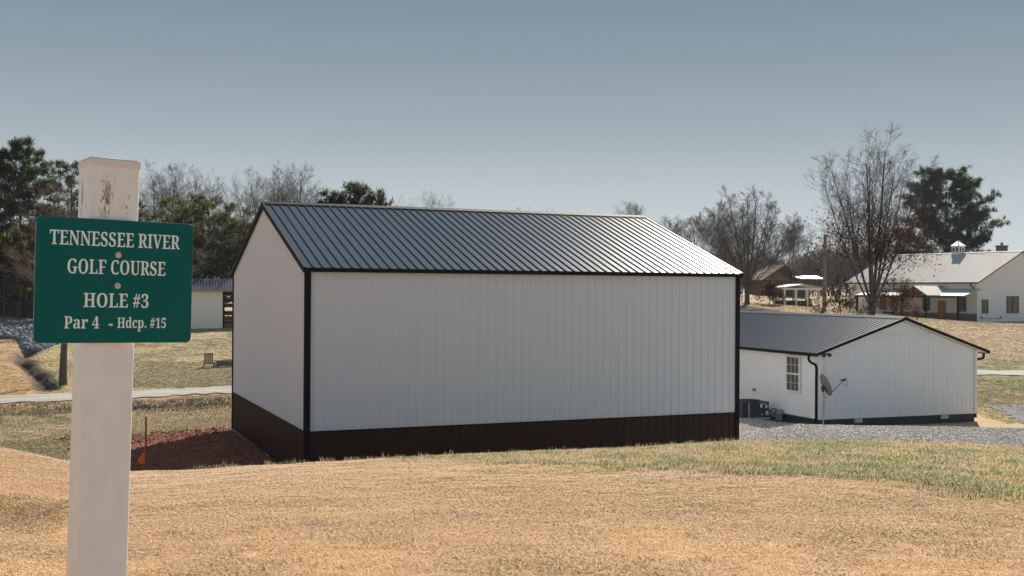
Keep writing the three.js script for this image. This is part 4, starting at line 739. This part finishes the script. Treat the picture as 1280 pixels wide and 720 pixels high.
scatter('lawn_clumps', 'scattered grey-brown clumps in the tan foreground lawn', 'grass', tuftGeo(9, .010, .0022, .03, 6, 1.7), blade, 15000, (R) => {
  const d = 5 + 14 * Math.pow(R(), .7), x = (R() * 2 - 1) * (.52 * d + .8); if (stripS(x, d) > 0) return null; const k = vnoise(x * 2.2 + 60, d * 2.2) * .6 + vnoise(x * 7, d * 7) * .4; if (R() > smooth(.5, .75, k) + .02) return null;
  return { x, d, s: .6 + R() * 1.1, c: vary([.46, .31, .18], R, .5) };
}, 31);
scatter('rough_grass', 'taller mixed green and straw grass along the crest in front of the barn', 'grass', tuftGeo(9, .038, .0028, .07, 2, .9), blade, 110000, (R) => {
  const d = 8 + 15 * R(), x = -6 + 24 * R(), s = stripS(x, d); if (R() > smooth(-.5, .9, s) || inBarn(x, d)) return null; if (d > 22.5) return null; if (Math.abs(x) > .6 * d + 1) return null;
  const b = fbm(x * 1.3 + 9, d * 1.3 + 20, 4), g = smooth(.52, .59, b + .20 * (1 - smooth(.3, 2.0, s)) + (x > 3 ? .05 : -.05)); if (R() > .35 + .5 * b) return null;
  return { x, d, s: .55 + R() * .75, c: vary(R() < g * .6 ? [.21, .26, .05] : R() < .2 ? [.36, .25, .13] : [.60, .45, .22], R, .6) };
}, 22);
scatter('crest_grass', 'straggly straw grass standing along the crest below the barn skirt', 'grass', tuftGeo(9, .10, .0035, .07, 4, .45), blade, 2600, (R) => {
  const d = 18.2 + R() * 2.6, x = -5.5 + R() * 15; if (R() > .25 + .75 * smooth(.45, .7, vnoise(x * 1.7, d * 3))) return null;
  return { x, d, s: .35 + R() * R() * 1.1, c: vary(R() < .3 ? [.22, .25, .06] : [.54, .41, .20], R, .5) };
}, 23);
scatter('field_grass', 'patchy olive winter grass on the fields around the lane', 'grass', tuftGeo(9, .05, .006, .12, 3, 1), blade, 150000, (R) => {
  const left = R() < .68, d = left ? 24 + 62 * Math.pow(R(), .9) : 40 + 62 * R(), x = left ? -.55 * d + R() * (.55 * d - 2) : 15 + R() * (.6 * d - 12);
  if (segDist(ROAD, x, d) < 1.35 || inBarn(x, d) || gravelIn(x, d)) return null; if (inDirt(x, d) > .25 && R() < .96) return null; if (x > 10 && x < 18 && d > 37 && d < 52) return null;
  const c = groundColor(x, d); if (x < -15 && c[0] > .40 && R() < .6) return null; const q = segDist(ROADDITCH, x, d); const tall = d > 30 && d < 60 && x < 6 && q < 1.6;
  return { x, d, s: (.6 + R() * .7) * (tall ? 1.9 : 1), c: vary(mix3(c, tall ? [.22, .18, .07] : [.46, .36, .19], .4), R, .5) };
}, 24);
const pebble = new THREE.IcosahedronGeometry(1, 0); pebble.scale(1, .42, .8);
scatter('gravel', 'loose grey stones covering the drive beside the low house', 'gravel', pebble, std([1, 1, 1], .95), 95000, (R) => {
  const d = 27 + 19 * R(), x = 5 + 24 * R(); if (!gravelIn(x, d)) return null; if (Math.abs(x) > .53 * d) return null;
  const t = .24 + R() * R() * .6; return { x, d, y: height(x, d) + .035, s: .012 + R() * R() * .035, rx: (R() - .5) * .9, rz: (R() - .5) * .9, c: [t * 1.08, t * .98, t * .90] };
}, 25);
scatter('rubble_bank', 'blue-grey crushed stone bank at the left edge below the pines', 'rubble', new THREE.DodecahedronGeometry(1, 0).scale(1, .7, .85), std([1, 1, 1], .95), 22000, (R) => {
  const d = 66 + 24 * R(), x = xAt(90 - R() * 400, d), py = 359 + (CAM_H - height(x, d)) / d * F; const px = 640 + F * x / d;
  const lo = px < 22 ? 424 : lerp(424, 442, clamp((px - 22) / 14)) - smooth(36, 85, px) * 14; if (py < 402 || py > lo) return null;
  const t = .09 + R() * R() * .26; return { x, d, y: height(x, d) + .05 + R() * .1, s: .10 + R() * R() * .22, rx: R() * 3, rz: R() * 3, c: [t * .92, t, t * 1.16] };
}, 26);
scatter('clods', 'lumps of red earth on the bare patch beside the barn', 'soil', pebble, std([1, 1, 1], 1), 9000, (R) => {
  const d = 24 + 16 * R(), x = -18 + 14 * R(); if (inBarn(x, d) || inDirt(x, d) < .3) return null; return { x, d, s: .015 + R() * R() * R() * .12, rx: R(), rz: R(), c: vary([.22, .075, .04], R, .6) };
}, 27);
scene.fog = new THREE.FogExp2(new THREE.Color().setRGB(.62, .68, .72), .0002);
renderer.render(scene, camera);
